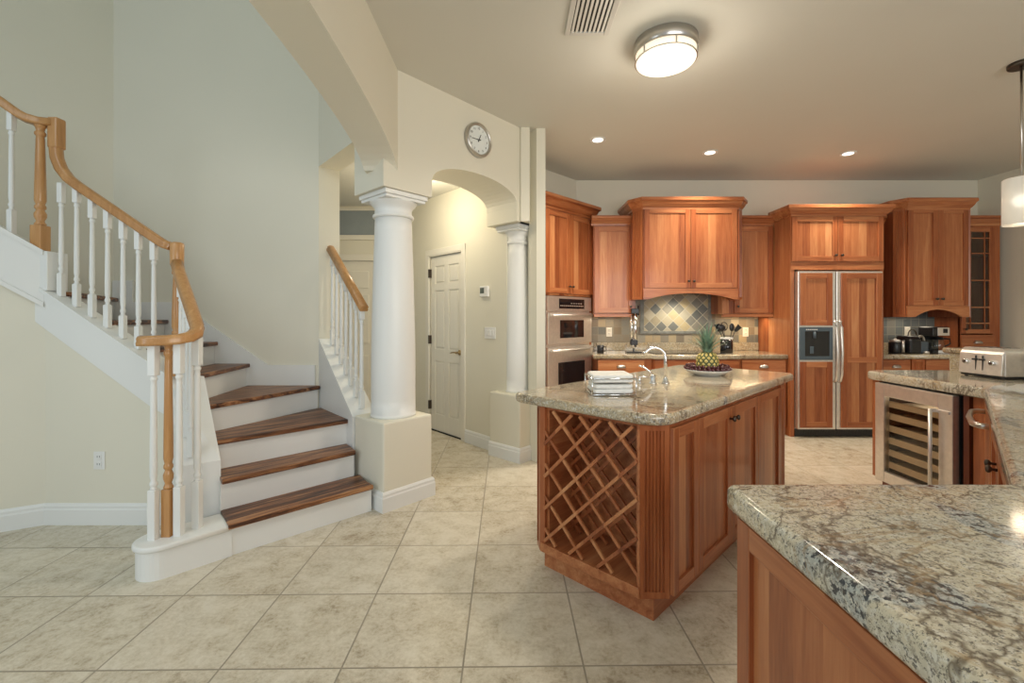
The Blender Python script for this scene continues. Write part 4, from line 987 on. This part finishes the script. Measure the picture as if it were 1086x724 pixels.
mb = MB(); mb.box(-.06, .076, -.104, -.098, .002, .034, .002); mb.make('base_trim', M['whitep'], cm)
mb = MB(); mb.lathe([(.05, .036), (.062, .05), (.064, .09), (.052, .14), (.044, .165), (.046, .175)], .0, -.03, 24); cf = mb.make('carafe', M['glass'], cm)
mb = MB(); mb.lathe([(.066, .155), (.05, .16), (.048, .185), (.02, .19)], .0, -.03, 20); mb.tube([(.045, -.05, .17), (.10, -.07, .165), (.105, -.07, .11), (.06, -.05, .075)], .008, 8); mb.make('carafe_handle', M['black'], cf)

# ------------------------------------------------------------------ right peninsula and the near counter (one continuous worktop)
XF = 2.80                       # cabinet face on the straight run
mb = MB()
outl = [(.53, -.9), (.53, 1.128), (1.248, 1.128), (2.765, 2.645), (2.765, 3.57), (3.45, 3.57), (3.45, 2.33), (1.9, .78), (1.9, -.9)]
mb.slab(rounded(outl, [0, .022, .02, .03, .10, 0, 0, 0, 0], 6), .848, .914, .022, 5)
ctp = mb.solo('countertop', M['granite_near'], 'large granite countertop in the foreground bending round to the toaster', 'countertop')
# base under the near part: end panel faces the foyer
nc = thing('base_cabinet', (.566, 1.095, 0), -PI/2, 'cherry base cabinet with panelled end under the foreground counter', 'cabinet')
# local: x runs toward the camera (-Y), y runs +X
mb = MB(); mb.box(0, 1.9, .004, .60, .10, .845); mb.box(.05, 1.9, .06, .58, 0, .10); mb.make('carcass', M['wood_frame'], nc)
door(nc, .0, 1.0, .10, .842, 0, .004, None, .055, name='end_panel', th=.024); door(nc, 1.0, 1.9, .10, .842, 0, .004, None, .055, name='end_panel', th=.024)
# base on the straight run: left end panel, gap for the wine cooler, filler
pb = thing('base_cabinet', (XF, 3.50, 0), -PI/2, 'cherry end panels framing the wine cooler under the counter', 'cabinet')
mb = MB(); mb.box(0, .068, 0, .60, .11, .846); mb.make('end_panel', M['wood'], pb)
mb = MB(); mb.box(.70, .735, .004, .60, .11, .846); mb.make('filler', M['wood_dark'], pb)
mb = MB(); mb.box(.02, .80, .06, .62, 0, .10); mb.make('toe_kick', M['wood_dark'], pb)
mb = MB(); mb.box(.745, .84, .02, .60, .11, .846); mb.make('corner_panel', M['wood'], pb)
mb = MB(); mb.box(0, 1.1, .60, .645, 0, .846); mb.make('back_panel', M['wood'], pb)
wc = thing('wine_cooler', (XF, 3.425, .105), -PI/2, 'stainless wine cooler with glass door and wooden shelves under the counter', 'wine cooler'); dz = -.105
CW = .612
mb = MB(); mb.box(0, .03, .0, .58, .105, .84); mb.box(CW-.03, CW, 0, .58, .105, .84); mb.box(.03, CW-.03, 0, .58, .105, .14); mb.box(.03, CW-.03, 0, .58, .80, .84); mb.box(.03, CW-.03, .55, .58, .14, .80); mb.make('cabinet_body', M['black'], wc, dz)
mb = MB(); yy = -.045
mb.box(.004, .085, yy, -.002, .11, .838, .004); mb.box(CW-.10, CW-.004, yy, -.002, .11, .838, .004); mb.box(.085, CW-.10, yy, -.002, .11, .19, .004); mb.box(.085, CW-.10, yy, -.002, .745, .838, .004)
wd = mb.make('door_frame', M['steel'], wc, dz)
mb = MB(); mb.box(.085, CW-.10, -.028, -.022, .19, .745); mb.make('glass_pane', M['smoked'], wd, dz)
mb = MB(); mb.tube([(CW-.115, yy-.04, .14), (CW-.115, yy-.04, .735)], .011, 10); mb.box(CW-.125, CW-.105, yy-.04, yy, .715, .735); mb.box(CW-.125, CW-.02, yy-.012, yy+.001, .715, .735, .002); mb.box(CW-.125, CW-.105, yy-.04, yy, .16, .18); mb.make('handle', M['steel'], wd, dz)
for i in range(6):
    z = .215+.090*i; mb = MB(); mb.box(.07, CW-.075, -.004, .012, z, z+.044); mb.box(.05, CW-.05, .012, .50, z+.012, z+.022); mb.make('shelf', M['shelfwood'], wc, dz)
area('cooler_fill', (XF+.25, 3.11, .78), (XF+.2, 3.11, .2), .3, .3, .7, (1, .88, .72))  # added fill inside the cooler so its shelves show through the glass
# dishwasher on the diagonal
DW0 = (XF-.02, 2.645)
dg = Vector((-R2, -R2))
dwl = thing('dishwasher', (2.70, 2.545, 0), -3*PI/4, 'panel-front dishwasher with bowed steel handle in the diagonal counter run', 'dishwasher')
mb = MB(); mb.box(0, .60, .004, .55, .10, .846); mb.box(0, .60, .06, .5, 0, .10); mb.make('body', M['black'], dwl)
mb = MB(); mb.box(.004, .596, -.02, .002, .11, .845, .003); dd_ = mb.make('front_panel', M['wood'], dwl)
mb = MB(); mb.tube([(.05, -.015, .80), (.055, -.05, .80), (.10, -.075, .80), (.30, -.085, .80), (.50, -.075, .80), (.545, -.05, .80), (.55, -.015, .80)], .014, 10); mb.make('handle', M['nickel'], dd_)
sb = thing('sink_cabinet', (2.70-.61*R2, 2.545-.61*R2, 0), -3*PI/4, 'cherry sink base cabinet on the diagonal beside the dishwasher', 'cabinet')
mb = MB(); mb.box(0, 1.10, .004, .03, .10, .846); mb.box(0, .02, .03, .50, .10, .846); mb.box(1.08, 1.10, .03, .50, .10, .846); mb.box(.02, 1.08, .03, .50, .10, .12); mb.box(0, 1.10, .06, .45, 0, .10); mb.make('carcass', M['wood_frame'], sb)
door(sb, .01, .54, .12, .835, 0, .004, (.50, .75)); door(sb, .56, 1.09, .12, .835, 0, .004, (.60, .75))
# raised bar behind the peninsula counter
bw = thing('bar_ledge', (3.60, 3.0, 0), 0, 'raised granite bar ledge with backsplash behind the toaster', 'bar ledge')
def q(x, y): return (x-3.60, y-3.0)
mb = MB(); mb.prism([q(3.47, 3.575), q(3.47, 2.345), q(2.64, 1.515), q(2.74, 1.415), q(3.57, 2.245), q(3.57, 3.575)], 0, 1.045); mb.make('support', M['granite'], bw)
mb = MB(); mb.slab([q(3.447, 3.61), q(3.447, 2.367), q(2.62, 1.54), q(2.88, 1.28), q(3.85, 2.25), q(3.85, 3.61)], 1.047, 1.090, .014); mb.make('ledge', M['granite'], bw)
# sink set on the diagonal
SKX, SKY, SKR = 2.156, 1.633, -3*PI/4
bowls = ((-.345, -.015), (.015, .345))
mb = MB()
for x0, x1 in bowls: mb.box(x0, x1, -.185, .185, .80, .95)
cut = mb.make('cutter', M['granite_near']); cut.location = (SKX, SKY, 0); cut.rotation_euler = (0, 0, SKR)
bo_ = ctp.modifiers.new('sink_opening', 'BOOLEAN'); bo_.object = cut; bo_.operation = 'DIFFERENCE'; bo_.solver = 'EXACT'
bpy.context.view_layer.update()
me = bpy.data.meshes.new_from_object(ctp.evaluated_get(bpy.context.evaluated_depsgraph_get()))
ctp.modifiers.clear(); ctp.data = me; bpy.data.objects.remove(cut)
sk = thing('sink', (SKX, SKY, .70), SKR, 'stainless undermount double sink in the diagonal counter', 'sink'); dz = -.70
for x0, x1 in bowls:
    mb = MB(); e = .012
    mb.box(x0-e, x1+e, -.185-e, .185+e, .70, .71); mb.box(x0-e, x0, -.185-e, .185+e, .71, .846); mb.box(x1, x1+e, -.185-e, .185+e, .71, .846)
    mb.box(x0, x1, -.185-e, -.185, .71, .846); mb.box(x0, x1, .185, .185+e, .71, .846); mb.lathe([(.03, .711), (.03, .714)], (x0+x1)/2, 0, 16)
    mb.make('bowl', M['steel'], sk, dz)
# toaster: control face toward the kitchen (-X)
ts = thing('toaster', (3.238, 3.262, .9145), math.radians(-87), 'brushed steel four-slice toaster on the counter by the bar ledge', 'toaster')
TWd, TD, TH = .285, .205, .205
mb = MB(); mb.ext([(x, .012, z) for x, z in rounded([(.0, .018), (TWd, .018), (TWd-.006, TH), (.006, TH)], [.008, .008, .03, .03], 6)], (0, TD-.02, 0), .010, 3)
for f in mb.bm.faces: f.smooth = False
mb.make('body', M['steel'], ts)
mb = MB(); mb.ext([(.006, y, z) for y, z in ((.012, .020), (-.014, .022), (-.004, .165), (.012, .185))], (TWd-.012, 0, 0), .004); pn = mb.make('control_panel', M['steel'], ts)
for x in (.055, TWd-.062):
    mb = MB(); m = Matrix.Translation((x, -.007, .105)) @ Matrix.Rotation(PI/2, 4, 'X'); mb.lathe([(.019, 0), (.017, .016), (.012, .020)], mat=m, seg=18); mb.make('knob', M['chrome'], pn)
for x in (.118, .162):
    mb = MB(); mb.box(x-.003, x+.003, -.012, .0, .04, .15); mb.make('lever_slot', M['ink'], pn)
    mb = MB(); mb.box(x-.016, x+.016, -.024, -.008, .118, .130, .003); mb.make('lever', M['black'], pn)
mb = MB(); mb.box(.004, TWd-.004, .004, TD-.012, .006, .020, .003); mb.make('base', M['black'], ts)
for x in (.03, TWd-.03):
    for y in (.02, TD-.03):
        mb = MB(); mb.lathe([(.010, 0), (.011, .008)], x, y, 10); mb.make('foot', M['black'], ts)
for x in (.06, .115, .17, .225):
    mb = MB(); mb.box(x-.011, x+.011, .03, TD-.03, TH-.002, TH+.0012); mb.make('slot', M['dark'], ts)
mb = MB(); mb.box(TWd-.001, TWd+.002, .14, .20, .06, .072, .001); mb.make('badge', M['black'], ts)
# dish towel beside the sink
mb = MB(); n = 18; g = []
for i in range(n+1):
    row = []
    for j in range(n+1):
        u, v = i/n-.5, j/n-.5; hgt = .085*math.exp(-((u-.30)**2+(v-.1)**2)*8)+.012*math.sin(u*26+v*7)*math.sin(v*11+1)+.018
        if abs(u) > .46 or abs(v) > .46: hgt = max(.003, hgt*.5)
        row.append(mb.bm.verts.new((2.885+.34*u+.05*v, 2.44+.24*v-.08*u, .9155+max(.003, hgt))))
    g.append(row)
for i in range(n):
    for j in range(n): f = mb.bm.faces.new((g[i][j], g[i+1][j], g[i+1][j+1], g[i][j+1])); f.smooth = True
bmesh.ops.solidify(mb.bm, geom=mb.bm.faces[:], thickness=.003)
mb.solo('dish_towel', M['cloth'], 'crumpled white dish towel on the counter beside the sink', 'towel')

# ------------------------------------------------------------------ ceiling fixtures
fl = thing('ceiling_light', (.965, 2.83, HC), 0, 'round flush-mount ceiling light with nickel bands and frosted drum', 'ceiling light')
mb = MB(); mb.lathe([(.185, -.075), (.192, -.070), (.192, -.005), (.188, -.001)], seg=48); mb.make('canopy', M['nickel'], fl)
mb = MB(); mb.lathe([(.05, -.148), (.14, -.143), (.178, -.130), (.182, -.120)], seg=48); mb.make('diffuser', M['lampglass'], fl)
mb = MB(); mb.lathe([(.180, -.121), (.182, -.120), (.182, -.076), (.17, -.075)], seg=48); mb.make('glass_side', M['lampside'], fl)
mb = MB(); mb.molding(circ(0, 0, .184, 48)[::-1], [(-.003, 0), (.004, 0), (.004, .007), (-.003, .007)], -.124, True)
for k in range(6):
    a = PI/6+PI/3*k; mb.box(.186*math.cos(a)-.004, .186*math.cos(a)+.004, .186*math.sin(a)-.004, .186*math.sin(a)+.004, -.12, -.07)
mb.make('band', M['nickel'], fl)
lamp('ceiling_light_glow', 'SPOT', (.965, 2.83, HC-.16), 95, (1, .89, .74), .16, (.965, 2.83, 0), math.radians(165), .5)
lamp('ceiling_light_wash', 'POINT', (.965, 2.83, HC-.30), 9, (1, .89, .73), .12)
DL = []
for i, (px, py) in enumerate(((634, 148), (753, 161.5), (899.5, 162.5))):
    Y = 478*(HC-HCAM)/(337-py); x = (px-543)/478*Y
    lab = ['recessed downlight above the oven tower end of the ceiling', 'recessed downlight in the ceiling before the range hood', 'recessed downlight in the ceiling before the refrigerator'][i]
    d = thing('recessed_light', (x, Y, HC), 0, lab, 'downlight', 'recessed ceiling downlights')
    mb = MB(); mb.molding(circ(0, 0, .075, 32)[::-1], [(0, -.001), (.022, -.001), (.024, -.006), (.0, -.010)], 0, True); mb.make('trim_ring', M['whitep'], d)
    mb = MB(); mb.lathe([(.074, -.006), (.074, -.003)], seg=32); mb.make('lens', M['downlight'], d)
    lamp('downlight_beam', 'SPOT', (x, Y, HC-.02), 150, (1, .88, .71), .10, (x, Y, 0), math.radians(125), .9)
pd = thing('pendant_light', (3.47, 3.07, HC), 0, 'frosted cylinder pendant light hanging at the right edge', 'pendant light')
mb = MB(); mb.lathe([(.066, -.028), (.07, -.022), (.07, -.002), (.066, 0)], seg=28); mb.make('canopy', M['bronze'], pd)
mb = MB(); mb.tube([(0, 0, -.02), (0, 0, -.79)], .007, 10); mb.lathe([(.03, -.83), (.03, -.79), (.01, -.78)], seg=16); mb.make('rod', M['nickel'], pd)
mb = MB(); mb.lathe([(.092, -1.10), (.094, -1.10), (.094, -.79), (.088, -.785), (.03, -.783), (.03, -.787), (.088, -.79), (.090, -1.098)], seg=32)
t = NT('pendant_frosted_glass', .3); t.p.inputs['Base Color'].default_value = (.9, .88, .82, 1); t.p.inputs['Transmission Weight'].default_value = .6; t.p.inputs['Emission Color'].default_value = (1, .92, .78, 1); t.p.inputs['Emission Strength'].default_value = .10
mb.make('shade', t.m, pd)
mb = MB(); mb.ball((0, 0, -.93), .045, 16, 12); mb.make('bulb', M['bulb'], pd)
lamp('pendant_glow', 'POINT', (3.47, 3.07, HC-1.16), .8, WARM, .05)
vt = thing('ceiling_vent', (.455, 2.52, HC), 0, 'rectangular white air vent with long louvres in the ceiling', 'vent')
vw, vl = .125, .235
mb = MB()
mb.box(-vw-.01, -vw+.022, -vl, vl, -.012, 0, .003); mb.box(vw-.022, vw+.01, -vl, vl, -.012, 0, .003); mb.box(-vw+.022, vw-.022, -vl, -vl+.03, -.012, 0, .003); mb.box(-vw+.022, vw-.022, vl-.03, vl, -.012, 0, .003)
mb.make('frame', M['vent'], vt)
mb = MB(); mb.box(-vw+.02, vw-.02, -vl+.02, vl-.02, -.002, -.0005); mb.make('duct', M['dark'], vt)
for i in range(8):
    x = -vw+.036+i*.0255; mb = MB(); mb.ext([(x-.010, -vl+.02, -.010), (x-.007, -vl+.02, -.012), (x+.008, -vl+.02, -.005), (x+.006, -vl+.02, -.003)], (0, 2*vl-.04, 0)); mb.make('louvre', M['vent'], vt)
# light in the hall, in the hood and under the right wall cabinet
lamp('hall_light', 'POINT', (-.95, 4.45, 2.45), 17, (1, .86, .62), .10)
lamp('hood_light', 'SPOT', (2.03, 5.40, 1.60), 18, (1, .88, .68), .04, (2.03, 5.50, .9), math.radians(140), .8)
area('under_cabinet_light', (2.86, 5.50, 1.33), (2.86, 5.52, .9), .4, .06, 2.2, (1, .76, .45))
area('niche_fill', (4.86, 5.48, 1.325), (4.86, 5.50, .9), .5, .06, 1.3, (1, .86, .66))  # added fill that brightens the dark coffee niche, not a fixture of the hutch
area('under_cabinet_light', (1.20, 5.50, 1.33), (1.20, 5.52, .9), .35, .06, .9, (1, .82, .58))
